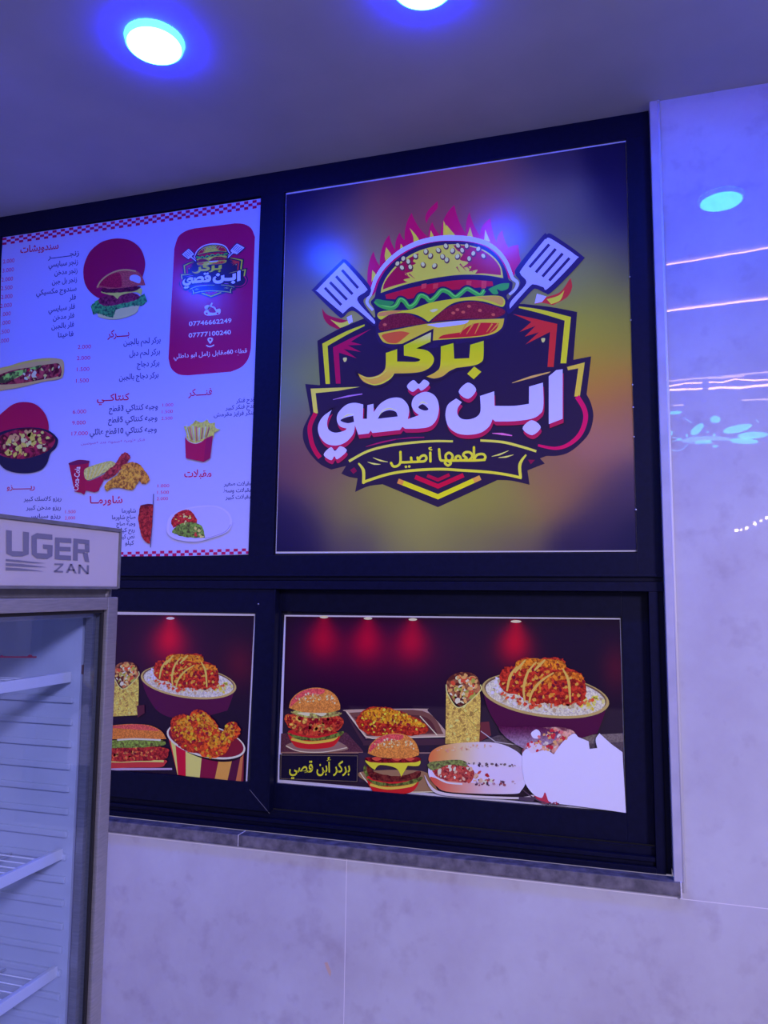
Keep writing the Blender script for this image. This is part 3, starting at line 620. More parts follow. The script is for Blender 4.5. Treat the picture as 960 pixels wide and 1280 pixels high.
# ---- the emblem poster, upper right
PL = 0.0075
po = poster('emblem_poster', 'dark square poster with flaming burger emblem and crossed spatulas')
sheet('backing_sheet', [(357.6, 240.2), (782.4, 174.6), (796.6, 689.4), (344.6, 691.8)], 0.0095, M['vinyl'], po)
a = Art(po, PL, (0.52, 0.47, 1.15)); a.lit = True
PT = [((360, 246), (12, 8, 66)), ((420, 232), (16, 10, 66)), ((500, 222), (70, 40, 84)), ((560, 222), (98, 52, 84)), ((620, 215), (92, 56, 84)), ((680, 200), (40, 32, 80)), ((775, 184), (12, 8, 62)),
      ((470, 262), (120, 66, 84)), ((540, 250), (128, 62, 84)), ((610, 255), (126, 70, 92)), ((660, 250), (98, 84, 112)), ((700, 270), (84, 80, 112)), ((740, 290), (70, 66, 104)), ((775, 260), (18, 14, 70)), ((780, 330), (60, 56, 80)),
      ((430, 270), (74, 62, 100)), ((380, 300), (34, 28, 92)), ((400, 330), (84, 82, 112)), ((450, 310), (120, 100, 96)), ((366, 350), (70, 66, 112)), ((385, 390), (112, 106, 110)), ((440, 370), (140, 132, 92)),
      ((362, 430), (84, 84, 112)), ((390, 470), (112, 116, 84)), ((358, 500), (78, 92, 124)), ((372, 530), (100, 82, 92)), ((375, 575), (110, 64, 92)), ((356, 580), (72, 44, 84)), ((400, 610), (104, 78, 90)), ((352, 640), (26, 18, 74)), ((380, 660), (30, 20, 74)), ((350, 685), (12, 8, 62)),
      ((430, 640), (108, 96, 84)), ((480, 630), (122, 112, 74)), ((530, 650), (132, 124, 76)), ((510, 665), (128, 122, 90)), ((600, 640), (124, 118, 70)), ((640, 640), (120, 108, 74)), ((450, 680), (56, 46, 84)), ((550, 683), (96, 90, 84)), ((500, 684), (80, 74, 84)), ((600, 684), (90, 82, 84)), ((640, 680), (72, 58, 84)), ((720, 680), (30, 22, 72)), ((792, 684), (20, 16, 66)),
      ((690, 620), (122, 88, 84)), ((720, 600), (120, 80, 92)), ((750, 560), (140, 86, 110)), ((770, 540), (128, 92, 130)), ((780, 600), (52, 38, 84)), ((750, 640), (44, 32, 78)),
      ((740, 350), (128, 126, 82)), ((770, 370), (112, 108, 72)), ((745, 400), (142, 138, 58)), ((776, 420), (120, 112, 62)), ((750, 440), (146, 132, 58)), ((770, 480), (150, 100, 62)), ((750, 470), (158, 112, 56)), ((784, 520), (112, 72, 86)), ((760, 510), (160, 96, 72)), ((720, 330), (112, 112, 104))]
def bgc(u, v):
    sw = 0; c = [0, 0, 0]
    for (x, y), k in PT:
        d2 = (u - x) ** 2 + (v - y) ** 2; q = math.exp(-d2 / 1300) + 2.0 / (d2 + 400); sw += q
        for i in range(3): c[i] += q * k[i]
    r, g, b_ = (x / sw for x in c); k = .10 * min(1, max(0, (r - 60) / 50)); return (r * (1 - .2 * k), g * (1 - .2 * k), b_ * (1 - k))
a.part('print_ground'); a.field([(358, 243.3), (782, 177.4), (796, 687.6), (345.4, 689.4)], bgc, 44, 48)
emblem(a)
finish(a, (-0.53, 0.02, 1.827))
# pale beads stand in for specks of light leaking past the sheet edge
for i, y in enumerate((346, 400, 481, 509, 546, 637)):
    q = on_y((784.6 + (y - 346) * .0268 + 2.6, y), 0.0002)
    bm = bmesh.new(); bmesh.ops.create_uvsphere(bm, u_segments=8, v_segments=6, radius=0.0026, matrix=Matrix.Translation((0, 0, 0)))
    o = obj('light_speck', bm, M['bead'], win, True); o.location = (q[0], 0.0005, q[2]); o.matrix_parent_inverse = Matrix.Translation(-win.location)

# ---- the menu, upper left
po = poster('menu_poster', 'white menu board poster with price lists, food pictures and red contact card', 'menu')
sheet('backing_sheet', [(2.0, 297.0), (326.3, 248.0), (312.6, 693.2), (-4, 702)], 0.0095, M['vinyl'], po)
a = Art(po, PL, (0.35, 0.37, 1.28))
RED = (140, 10, 88); INKB = (26, 22, 120); PRICE = (150, 26, 130)
a.part('print_ground'); a.fill([(3, 297.3), (326, 248.6), (312.3, 692.8), (-4, 701.4)], (128, 132, 255))
# checkered bands
def band(tl, tr, bl, br, n, m=3):
    a.own('checker_band'); a.layer += 1
    for i in range(n):
        for j in range(m):
            if (i + j) % 2: continue
            P = []
            for x, y in ((i, j), (i + 1, j), (i + 1, j + 1), (i, j + 1)):
                u, v = x / n, y / m; P.append(tuple((tl[k] * (1 - u) + tr[k] * u) * (1 - v) + (bl[k] * (1 - u) + br[k] * u) * v for k in (0, 1)))
            a.fill(P, (128, 8, 96), same=True)
band((3, 297.6), (326, 249.0), (3, 306.4), (326, 259.6), 62)
band((-4, 694.6), (312.6, 685.4), (-4, 701.2), (312.4, 692.4), 62, 2)
TN = ['menu_heading']
def T(z, t, r, l, h, c, b=0.0, ar=True): a.own(TN[0]); a.text(t, z(r), z(l), h, c, b, ar)
a.layer += 1
z7, z1, z3, z4, z2, z0 = Z(0, 280, .125), Z(80, 400, .14583), Z(190, 470, .14583), Z(190, 580, .14583), Z(70, 540, .14583), Z(0, 590, .11458)
T(z7, 'سندويشات', (585, 245), (203, 290), 8.5, RED, .02); T(z1, 'بـــــركر', (560, 138), (372, 150), 9, RED, .02); T(z1, 'كنتاكــي', (562, 685), (282, 696), 8.5, RED, .02)
T(z3, 'فنــــكر', (515, 160), (310, 172), 8.5, RED, .02); T(z4, 'مقبلات', (510, 108), (276, 112), 9, RED, .02); T(z2, 'شاورمــا', (570, 608), (290, 612), 9, RED, .02); T(z0, 'ريــــــــزو', (380, 185), (74, 190), 6.5, RED, .02)
TN[0] = 'menu_item_text'
b = .016
for t, r, l in (('زنجـــــــــر', (790, 310), (480, 350)), ('زنجر سبايسي', (780, 398), (485, 432)), ('زنجر مدخن', (775, 485), (545, 511)), ('زنجر بل جبن', (770, 575), (520, 601)), ('سندوج مكسيكي', (765, 665), (362, 712)),
                ('فلر', (760, 752), (690, 762)), ('فلر سبايسي', (750, 845), (484, 880)), ('فلر مدخن', (743, 935), (530, 962)), ('فلر بالجبن', (740, 1025), (515, 1050)), ('فاهيتا', (735, 1120), (580, 1134))): T(z7, t, r, l, 6.3, INKB, b)
for t, r, l in (('بركر لحم بالجبن', (828, 190), (510, 215)), ('بركر لحم دبل', (823, 290), (560, 310)), ('بركر دجاج', (818, 387), (625, 402)), ('بركر دجاج بالجبن', (810, 490), (472, 515)),
                ('وجبه كنتاكي 3قطع', (805, 760), (385, 784)), ('وجبه كنتاكي 5قطع', (800, 858), (378, 880)), ('وجبه كنتاكي 10قطع عائلي', (795, 955), (220, 985))): T(z1, t, r, l, 7.0, INKB, b)
for t, r, l in (('قدح فنكر', (884, 215), (720, 230)), ('قدح فنكر كبير', (884, 270), (630, 290)), ('فنكر فرايز مقرمش', (884, 328), (530, 350))): T(z3, t, r, l, 5.2, INKB, b)
for t, r, l in (('مقبلات صغير', (858, 182), (615, 187)), ('مقبلات وسط', (855, 238), (610, 244)), ('مقبلات كبير', (852, 296), (630, 300))): T(z4, t, r, l, 5.2, INKB, b)
for t, r, l in (('شاورما', (685, 690), (565, 692)), ('صاج شاورما', (682, 745), (480, 748)), ('وجبه صاج', (680, 800), (518, 803)), ('ربع كيلو', (675, 855), (530, 858)), ('نص كيلو', (672, 910), (540, 913)), ('كيلو', (668, 965), (592, 967))): T(z2, t, r, l, 5.2, INKB, b)
for t, r, l in (('ريزو كلاسك كبير', (670, 310), (258, 316)), ('ريزو مدخن كبير', (665, 408), (285, 410)), ('ريزو سبايسي', (660, 500), (280, 503))): T(z0, t, r, l, 5.4, INKB, b)
TN[0] = 'price_text'
for t, x, y in zip(('2.000', '3.000', '2.000', '2.500', '2.000', '2.000', '2.000', '2.000', '1.500', '1.000'), (145, 140, 130, 125, 125, 118, 108, 105, 95, 90), (390, 480, 572, 658, 746, 834, 920, 1007, 1096, 1187)):
    if x - 115 > -5: T(z7, t, (x, y - 8), (x - 115, y + 6), 5, PRICE, .004, False)
    else: T(z7, t[-4:] if x > 85 else t[-3:], (x, y - 8), (x - 90 if x > 85 else x - 80, y + 4), 5, PRICE, .004, False)
for t, x0, x1, y in (('2.000', 118, 232, 245), ('2.000', 110, 225, 341), ('1.500', 110, 218, 437), ('1.500', 103, 213, 535), ('6.000', 75, 190, 801), ('9.000', 70, 185, 896), ('17.000', 65, 205, 988)): T(z1, t, (x1, y - 2), (x0, y + 3), 5, PRICE, .006, False)
for t, x0, x1, y in (('1.000', 845, 937, 741), ('1.500', 840, 933, 798), ('2.500', 835, 930, 855)): T(z1, t, (x1, y - 2), (x0, y + 2), 4, PRICE, .004, False)
for t, x0, x1, y in (('1.000', 48, 148, 200), ('1.500', 45, 145, 256), ('2.000', 40, 138, 310)): T(z4, t, (x1, y - 1), (x0, y + 1), 4, PRICE, .004, False)
for t, x0, x1, y in (('1.500', 712, 825, 450), ('2.000', 707, 820, 518)): T(z0, t, (x1, y - 1), (x0, y + 1), 4, PRICE, .004, False)
TN[0] = 'side_note_text'; T(z1, 'فنكر +ثوميه +صمونه عدد +صوصين', (692, 1036), (145, 1070), 3.6, (120, 40, 150))
# red contact card
zc = Z(205, 270, .16416); cc = lambda pts: [zc(p) for p in pts]
a.part('contact_card')
a.blob(cc([(78, 250, 1), (108, 160), (165, 115), (230, 95, 1), (540, 56, 1), (610, 62), (665, 95), (693, 160, 1), (662, 1010, 1), (640, 1090), (590, 1150), (510, 1186, 1), (180, 1214, 1), (110, 1205), (55, 1160), (34, 1085, 1)]), (126, 6, 92))
a.layer += 1
LW = (176, 160, 255)
a.own('contact_text'); a.text('07746662249', zc((514, 812)), zc((190, 838)), 5.6, LW, .012, False); a.own('contact_text'); a.text('07777100240', zc((510, 900)), zc((188, 926)), 5.6, LW, .012, False)
a.own('contact_text'); a.text('قطاع 60مقابل زامل ابو داطلي', zc((632, 1040)), zc((74, 1084)), 5.4, LW, .008)
a.M = zc; a.own('location_pin_print')
a.blob([(352, 975, 1), (334, 950), (334, 932), (352, 925), (372, 932), (370, 950)], LW); a.fill(ellipse(352, 943, 8, 9, 12), (126, 6, 92)); a.stroke([(322, 985), (350, 995), (382, 982)], 9, LW)
a.own('scooter_print'); a.blob([(305, 740), (318, 718), (340, 722), (350, 735), (392, 735), (402, 712), (428, 708), (430, 735), (410, 752), (330, 758)], LW); a.stroke([(330, 716), (350, 690), (368, 662)], 12, LW); a.blob([(310, 690), (340, 678), (352, 706), (318, 712)], LW, same=True); a.stroke([(356, 686), (385, 700), (402, 730)], 11, LW, same=True)
for x in (326, 408): a.fill(ellipse(x, 742, 8, 8, 10), (126, 6, 92), same=x > 326)
for x in (366, 378): a.fill(ellipse(x, 716, 4, 9, 8), (126, 6, 92), same=True)
a.M = lambda p: p
# small emblem on the card
a.outer = lambda p: (224.2 + (p[0] - 380) * .2375, 296.0 + (p[1] - 253) * .2026)
sv = a.parts; a.parts = {}
lg = a.light; a.light = (0.36, 0.36, 1.15); emblem(a, mini=True)
merged = ([], [], [], [])
for V, Fc, Cl, Mi in a.parts.values():
    k = len(merged[0]); merged[0].extend(V); merged[1].extend(tuple(i + k for i in f) for f in Fc); merged[2].extend(Cl); merged[3].extend(Mi)
a.parts = sv; a.parts['small_emblem_print'] = merged; a.outer = lambda p: p; a.light = lg
# food pictures on the menu
DR = (126, 6, 84)
a.part('burger_picture'); a.M = Z(100, 270, .11719)
a.blob([(40, 620), (52, 510), (110, 385), (210, 295), (310, 255), (420, 243), (540, 265), (640, 340), (690, 450), (695, 560), (640, 720), (520, 830), (360, 890), (230, 888), (120, 820), (60, 730)], (112, 4, 84))
a.blob([(195, 1060), (220, 1085), (330, 1105), (450, 1095), (580, 1050), (625, 1000), (600, 940), (220, 980)], (176, 186, 150))
a.blob([(120, 960, 1), (165, 915), (220, 900), (400, 930), (560, 880), (690, 830, 1), (722, 910, 1), (670, 955), (590, 960), (470, 985), (390, 1000), (360, 1085, 1), (280, 1070), (200, 1040), (145, 1055, 1)], (46, 130, 112), 'crumb')
a.blob([(205, 890), (300, 845), (420, 850), (560, 820), (640, 860), (600, 900), (480, 930), (330, 960), (230, 950)], (100, 30, 96), 'crumb')
a.blob([(230, 810), (300, 840), (360, 850, 1), (405, 890, 1), (450, 845), (600, 815), (655, 850, 1), (662, 780), (560, 770), (400, 780)], (190, 170, 100))
a.blob([(235, 780), (340, 750), (500, 760), (650, 755), (600, 800), (480, 815), (330, 822), (250, 815)], (74, 14, 74), 'crumb')
a.blob([(180, 775, 1), (215, 700), (290, 630), (400, 582), (500, 570), (610, 590), (668, 650), (702, 740, 1), (640, 742), (500, 765), (330, 780), (240, 765)], (138, 60, 84), 'speck')
a.blob([(215, 740), (240, 690), (300, 640), (420, 610), (450, 700), (440, 760), (330, 765)], (126, 16, 66), 'speck'); a.blob([(545, 640), (600, 630), (650, 660), (640, 720), (570, 700), (535, 680)], (128, 136, 230)); a.stroke([(188, 765), (225, 700), (300, 635), (400, 590), (500, 578), (600, 592)], 14, (186, 130, 110))
a.part('sandwich_picture'); a.M = Z(0, 430, .13281)
a.blob([(-30, 255), (100, 205), (220, 168), (400, 136), (550, 138), (604, 170), (602, 285), (560, 330), (400, 358), (200, 408), (40, 434), (-30, 436)], (166, 136, 120))
a.blob([(-30, 310), (120, 250), (300, 220), (480, 190), (560, 190), (585, 270), (540, 310), (380, 340), (180, 375), (-30, 380)], (110, 36, 70), 'chunk')
a.blob([(-20, 340), (100, 270), (260, 235), (390, 200), (360, 235), (260, 270), (140, 330), (30, 370)], (90, 130, 84), 'chunk'); a.stroke([(-10, 250), (120, 210), (300, 165), (480, 150)], 18, (190, 150, 100)); a.crumbs([(200, 250), (560, 200), (570, 300), (260, 350)], 26, 16, [(190, 180, 190), (150, 30, 60), (170, 160, 120), (80, 20, 60)])
a.part('rice_bowl_picture')
a.blob([(-30, 720), (60, 620), (140, 565), (230, 548), (330, 565), (410, 630), (455, 720), (462, 820), (420, 900), (-30, 900)], (124, 4, 76))
a.blob([(-30, 850, 1), (60, 815), (200, 790), (360, 790), (470, 820), (540, 880), (552, 920), (530, 980), (480, 1030), (450, 1120), (400, 1180), (320, 1210), (220, 1218), (120, 1205), (40, 1170), (-30, 1090, 1)], (18, 14, 66))
a.blob([(-30, 900), (60, 840), (200, 800), (360, 800), (480, 850), (525, 910), (480, 990), (390, 1040), (240, 1080), (100, 1075), (-30, 1020)], (96, 14, 62), 'chunk')
a.crumbs([(0, 900), (200, 810), (400, 820), (510, 910), (450, 990), (240, 1070), (60, 1050), (0, 1000)], 60, 24, [(184, 164, 110), (150, 120, 110), (190, 150, 90), (170, 160, 150), (130, 40, 70)], seed=4)
a.part('chicken_meal_picture'); a.M = Z(70, 540, .14583)
a.blob([(115, 268, 1), (200, 240), (290, 248, 1), (258, 515), (215, 520), (165, 510, 1)], (120, 6, 70)); a.blob([(118, 268), (200, 242), (288, 250), (280, 268), (200, 282), (130, 285)], (80, 10, 84))
a.text('Coca-Cola', (214, 300), (196, 505), 46, (190, 176, 255), .01, False, up=(-1.0, -0.1))
a.blob([(248, 330), (290, 300), (400, 265), (480, 250), (520, 290), (400, 360), (300, 410), (256, 400)], (176, 176, 120), 'grain')
for i in range(9): a.stroke([(262 + i * 14, 402 - i * 3), (268 + i * 22, 320 - i * 6)], 8, ((196, 190, 150), (170, 150, 90))[i % 2], False, same=i > 0)
a.blob([(252, 415, 1), (300, 418), (400, 375, 1), (420, 400), (380, 480, 1), (370, 505), (335, 518, 1), (250, 500, 1)], (124, 8, 74))
a.blob([(390, 390), (450, 330), (520, 270), (560, 200), (605, 178), (640, 205), (625, 250), (560, 320), (500, 380), (430, 410)], (128, 44, 78), 'crumb')
a.blob([(560, 310), (640, 262), (720, 280), (780, 350), (808, 405), (785, 440), (735, 440), (690, 370)], (176, 120, 66), 'crumb')
a.blob([(420, 470), (445, 430), (520, 380), (560, 330), (640, 308), (720, 340), (730, 400), (690, 460), (660, 498), (600, 490), (500, 480), (440, 508)], (186, 130, 70), 'crumb')
a.part('shawarma_picture')
a.stroke([(842, 532), (832, 760), (815, 990)], 8, (60, 56, 140), False); a.blob([(728, 635, 1), (780, 620), (838, 622, 1), (830, 800), (812, 958, 1), (765, 935), (730, 860), (712, 740)], (124, 34, 60), 'crumb'); a.blob([(730, 632), (790, 618), (838, 622), (800, 636)], (70, 10, 54))
a.part('fries_picture'); a.M = Z(190, 470, .14583)
a.blob([(275, 432, 1), (330, 430), (380, 380, 1), (430, 400), (480, 372, 1), (500, 405), (545, 400, 1), (550, 445), (598, 462, 1), (540, 490), (520, 540), (380, 580), (310, 540), (300, 490)], (170, 176, 92), 'grain')
rnd = random.Random(3)
for i in range(16):
    x = 300 + i * 14; a.stroke([(330 + i * 10, 565 - abs(i - 5) * 4), (x, 425 + rnd.randint(-18, 26))], 13, ((196, 196, 190), (178, 170, 90), (150, 90, 110), (186, 180, 120))[i % 4], False, same=i > 0)
a.blob([(288, 512, 1), (320, 560), (380, 580), (430, 565), (470, 535), (528, 512, 1), (505, 705, 1), (448, 738, 1), (295, 706, 1)], (128, 10, 84)); a.fill([(448, 738), (505, 705), (528, 512), (470, 535)], (112, 8, 84)); a.stroke([(290, 520), (322, 562), (380, 580), (430, 564)], 6, (186, 150, 200))
a.part('salad_plate_picture'); a.M = Z(190, 580, .14583)
a.blob([(130, 560), (160, 450), (280, 385), (420, 358), (570, 362), (665, 420), (690, 510), (640, 590), (500, 640), (380, 668), (240, 655), (160, 620)], (140, 140, 255)); a.blob([(150, 560), (190, 450), (300, 395), (430, 370), (560, 374), (650, 428), (672, 508), (630, 575), (500, 622), (380, 650), (250, 640), (175, 610)], (132, 134, 255)); a.stroke([(460, 640), (560, 612), (640, 575), (680, 520)], 6, (100, 100, 220))
a.blob([(170, 490), (210, 430), (290, 395), (340, 405), (388, 470), (392, 505, 1), (300, 520), (190, 550, 1)], (140, 36, 60), 'crumb'); a.blob([(180, 575), (230, 525), (330, 500), (430, 530), (462, 630, 1), (400, 635), (280, 625), (200, 600)], (84, 124, 80), 'crumb'); a.crumbs([(190, 480), (290, 400), (380, 480), (300, 520)], 14, 11, [(196, 150, 90), (190, 170, 150)]); a.crumbs([(370, 540), (440, 550), (450, 625), (380, 620)], 8, 12, [(170, 40, 60), (190, 150, 120)])
a.M = lambda p: p
finish(a, (-1.79, 0.02, 1.825))

# ---- shared food drawings of the two lower posters
def chicken_bowl(a, z, small=False):
    a.M = z
    a.part('rice_bowl_print')
    a.blob([(270, 215, 1), (300, 270), (400, 320), (560, 352), (700, 350), (850, 280, 1), (830, 350), (800, 430, 1), (640, 470), (470, 475), (380, 440), (330, 380), (290, 300)], (60, 8, 60))
    a.fill(ellipse(561, 255, 296, 100, 44, .13), (150, 128, 98)); a.fill(ellipse(561, 250, 284, 91, 44, .13), (92, 70, 66)); a.fill(ellipse(561, 255, 278, 88, 44, .13), (178, 172, 190), 'grain')
    rc = [(285, 220), (340, 170), (420, 230), (700, 270), (820, 260), (800, 320), (600, 335), (420, 300), (320, 260)]
    a.crumbs(rc, 150, 8, [(200, 196, 220), (186, 176, 170), (150, 130, 130), (206, 204, 235)], seed=2)
    a.crumbs([(740, 260), (800, 260), (830, 280), (790, 320), (720, 320)], 26, 9, [(190, 180, 80), (170, 150, 60), (200, 190, 120)], seed=9)
    a.part('chicken_print')
    a.blob([(350, 200), (368, 130), (420, 120), (432, 92), (490, 80), (520, 95), (560, 82), (640, 88), (664, 130), (720, 150), (744, 190), (745, 265), (700, 290), (620, 298), (560, 290), (500, 290), (440, 255), (380, 240)], (150, 42, 40), 'crumb')
    a.blob([(430, 100), (490, 84), (560, 88), (640, 96), (655, 130), (600, 135), (540, 120), (470, 130), (430, 130)], (206, 112, 38), 'crumb')
    a.blob([(500, 215), (560, 165), (640, 145), (720, 155), (740, 195), (690, 180), (620, 185), (560, 205)], (202, 104, 40), 'crumb')
    a.crumbs([(360, 190), (430, 110), (640, 95), (740, 190), (730, 270), (520, 280), (390, 235)], 150, 8, [(206, 110, 44), (110, 12, 40), (90, 8, 42), (170, 46, 40), (210, 128, 64)], 'plain', seed=5)
    for p in ([(432, 120), (400, 165), (384, 235)], [(520, 100), (480, 150), (462, 220), (466, 280)], [(600, 150), (540, 190), (500, 240), (486, 290)], [(640, 130), (668, 190), (676, 300)], [(470, 90), (420, 150)], [(560, 90), (510, 140)]):
        a.stroke(p, (6, 13, 8), (206, 142, 84), same=p[0] != (432, 120))
    a.crumbs([(350, 235), (420, 250), (480, 290), (560, 300), (780, 275), (780, 290), (480, 310), (350, 255)], 40, 9, [(176, 60, 50), (190, 90, 60), (150, 40, 40)], seed=6)

def roll(a, z):
    a.M = z; a.part('wrap_print')
    body = [(104, 200, 1), (112, 250), (165, 312), (258, 240, 1), (262, 300), (256, 470, 1), (100, 478, 1)]
    a.blob(body, (178, 150, 88), 'speck')
    a.crumbs([(106, 260), (160, 315), (256, 250), (254, 465), (104, 470)], 60, 8, [(128, 98, 62), (150, 120, 72), (196, 172, 116), (140, 106, 66)], seed=11)
    a.stroke([(256, 320), (205, 350), (165, 312)], 3, (130, 110, 60), False); a.stroke([(195, 350), (250, 410)], 3, (140, 120, 70), False, same=True)
    a.blob([(106, 205), (120, 170), (160, 150), (215, 150), (250, 175), (260, 220), (250, 250), (165, 310, 1), (125, 265)], (120, 66, 60), 'chunk')
    a.crumbs([(110, 210), (150, 158), (215, 156), (252, 200), (240, 245), (165, 300), (125, 255)], 70, 11, [(204, 176, 160), (170, 60, 50), (196, 130, 90), (110, 40, 50), (130, 130, 70), (210, 190, 180)], seed=12)
    a.stroke([(104, 205), (112, 250), (165, 312), (258, 238), (262, 205)], 5, (206, 190, 130))

# ---- lower right poster
PR = 0.0475
po = poster('food_poster', 'wide dark food photo poster under the emblem, bleached white at its lower right')
sheet('backing_sheet', [(355.6, 768.6), (775.6, 772.8), (782.6, 1015.0), (346.6, 978.6)], PR + .002, M['vinyl'], po)
a = Art(po, PR, (0.46, 0.42, 1.12))
LM = [((405, 771.5), 1.0), ((460, 773.2), 1.0), ((516, 774.5), 1.0), ((645, 777), 1.25)]
def dk(u, v, lamps=LM, amb=(560, 815, 150, 45)):
    r, g, b_ = 20, 7, 40
    if lamps is LM and v > 885: r, g, b_ = 34, 22, 50
    k = 0
    for (x, y), s_ in lamps:
        dv = max(0, v - y); wdt = 6 + dv * .55
        k += s_ * (math.exp(-((u - x) / wdt) ** 2) * math.exp(-dv / 30) * .6 * (1 if v > y - 1 else 0) + .55 * math.exp(-((u - x + 2) / 21) ** 2 - ((v - y - 30) / 24) ** 2))
    k = min(1.25, k); am = math.exp(-((u - amb[0] + 90) / amb[2]) ** 2 - ((v - amb[1]) / amb[3]) ** 2)
    em = math.exp(-((u - 770) / 18) ** 2 - ((v - 835) / 30) ** 2) if lamps is LM else math.exp(-((u - 300) / 22) ** 2 - ((v - 830) / 30) ** 2)
    return (min(190, r + 128 * k + 26 * am + 36 * em), max(2, g - 3 * k), b_ + 2 * k + 8 * am)
a.part('print_ground'); a.field([(357.4, 770.6), (774.8, 774.3), (781.6, 1013.2), (351.5, 974.4)], dk, 90, 50)
a.layer += 1
for (x, y), s_ in LM: a.own('spotlight_print'); a.fill(ellipse(x, y - .2, 5.4 * s_, 1.7, 16), (205, 170, 190), same=True)
R1, R2 = Z(345, 840, .22917), Z(530, 800, .27083)
a.part('counter_print'); a.M = R1
a.fill([(28, 335), (385, 330), (475, 430), (475, 440), (25, 440)], (70, 36, 62), 'speck'); a.fill([(25, 436), (475, 436), (475, 444), (25, 444)], (120, 84, 96)); a.fill([(450, 440), (960, 440), (960, 560), (450, 600)], (44, 30, 62))
a.fill([(700, 438), (860, 438), (860, 445), (700, 445)], (120, 90, 110))
a.own('counter_print'); a.M = R2; a.fill([(255, 380), (300, 376), (310, 440), (255, 470)], (86, 34, 56)); a.fill([(255, 470), (340, 440), (920, 440), (920, 560), (480, 620), (255, 560)], (70, 58, 86), 'grain')
a.stroke([(262, 420), (330, 470), (470, 490)], 4, (150, 140, 190), False); a.fill([(720, 440), (920, 430), (920, 470), (720, 480)], (96, 84, 110), 'grain')
# fried fillet on its tray
a.part('tray_print'); a.M = R1
a.blob([(380, 215, 1), (400, 205), (800, 200), (830, 215), (930, 325), (935, 350, 1), (800, 355), (520, 362), (480, 345)], (150, 124, 140)); a.blob([(398, 222, 1), (800, 212), (915, 338, 1), (520, 350), (488, 336)], (92, 56, 66)); a.blob([(425, 245, 1), (790, 238), (880, 330, 1), (560, 345), (500, 320)], (72, 34, 50)); a.stroke([(385, 215), (485, 348), (525, 362), (935, 352)], 6, (186, 160, 176), False)
a.blob([(388, 235), (480, 362), (520, 372), (930, 366), (930, 395), (520, 400), (470, 380)], (56, 32, 58)); a.stroke([(785, 240), (880, 345)], 5, (196, 170, 180), False)
a.part('fried_fillet_print')
a.blob([(436, 262), (470, 215), (530, 190), (600, 192), (680, 215), (760, 250), (825, 290), (825, 325), (760, 345), (640, 350), (520, 345), (450, 300)], (150, 44, 40), 'crumb')
a.blob([(470, 225), (530, 196), (600, 198), (700, 225), (810, 285), (800, 300), (690, 290), (560, 275), (500, 255)], (210, 128, 40), 'crumb')
a.crumbs([(450, 260), (530, 195), (700, 220), (820, 300), (640, 340), (500, 330)], 130, 7, [(220, 150, 44), (190, 86, 40), (120, 20, 42), (100, 14, 42), (222, 170, 70)], 'plain', seed=21)
# left burger
def tall_burger(a, dx, dy, k, kind):
    z = lambda p: (p[0] * k + dx, p[1] * k + dy, *p[2:])
    a.M = lambda p: R1(z(p))
    a.blob([(70, 320), (100, 400), (160, 418), (240, 418), (320, 400), (345, 330), (200, 330)], (162, 26, 40))
    a.stroke([(85, 365), (180, 385), (300, 372), (335, 350)], 14, (206, 150, 70)); 
    a.blob([(62, 330), (110, 345), (230, 360), (362, 322), (350, 350), (240, 372), (120, 368)], (84, 108, 62), 'crumb')
    if kind == 'chicken':
        a.blob([(50, 240), (110, 228), (300, 232), (368, 258), (350, 310), (250, 345), (140, 340), (70, 300)], (156, 56, 52), 'crumb')
        a.crumbs([(60, 245), (360, 255), (340, 305), (240, 335), (90, 310)], 55, 13, [(190, 110, 66), (140, 24, 40), (206, 150, 90), (120, 20, 44)], 'crumb', seed=31)
        a.blob([(82, 215), (150, 245), (210, 250), (330, 240), (350, 220), (200, 208)], (140, 150, 104), 'crumb'); a.blob([(120, 222), (180, 240), (190, 222), (250, 240), (270, 222)], (208, 206, 170))
    else:
        a.blob([(66, 262), (120, 300), (240, 320), (350, 290), (345, 330), (200, 350), (90, 330)], (86, 34, 44), 'crumb')
        a.blob([(66, 230), (200, 238), (345, 228), (350, 262), (290, 262, 1), (255, 322, 1), (225, 275), (140, 258), (110, 285, 1), (80, 262)], (214, 170, 56))
        a.blob([(70, 215), (200, 225), (345, 215), (345, 240), (200, 248), (75, 240)], (110, 20, 40), 'crumb'); 
        for x in (120, 230, 300): a.blob([(x - 26, 222), (x, 214), (x + 28, 224), (x, 236)], (170, 60, 60), same=x > 120)
    top = [(72, 195, 1), (85, 150), (130, 108), (200, 86), (270, 92), (325, 125), (350, 175), (350, 205, 1), (280, 222), (150, 218)]
    a.blob(top, (196, 110, 62), 'speck'); a.blob([(80, 190), (90, 150), (140, 108), (200, 90), (265, 96), (250, 120), (160, 130), (110, 165)], (182, 66, 84), 'speck')
    a.crumbs([(95, 150), (200, 95), (320, 130), (340, 180), (250, 150), (120, 170)], 55, 5, [(222, 170, 150), (206, 130, 110), (226, 190, 170)], seed=33)
a.part('burger_print')
a.M = R1; a.blob([(55, 400), (150, 370), (300, 365), (392, 410), (360, 430), (220, 440), (110, 430)], (116, 86, 100)); a.stroke([(55, 402), (130, 432), (260, 436), (388, 412)], 5, (186, 160, 170))
tall_burger(a, 0, 0, 1.0, 'chicken')
a.part('cheeseburger_print'); a.M = R1
a.blob([(460, 545), (520, 610), (640, 650), (860, 652), (875, 630), (800, 540)], (122, 90, 84)); a.stroke([(460, 548), (520, 616), (640, 652), (870, 652)], 5, (190, 166, 180)); a.blob([(490, 510), (520, 560), (500, 580), (478, 530)], (90, 120, 66), 'crumb')
tall_burger(a, 430, 248, 1.0, 'cheese')
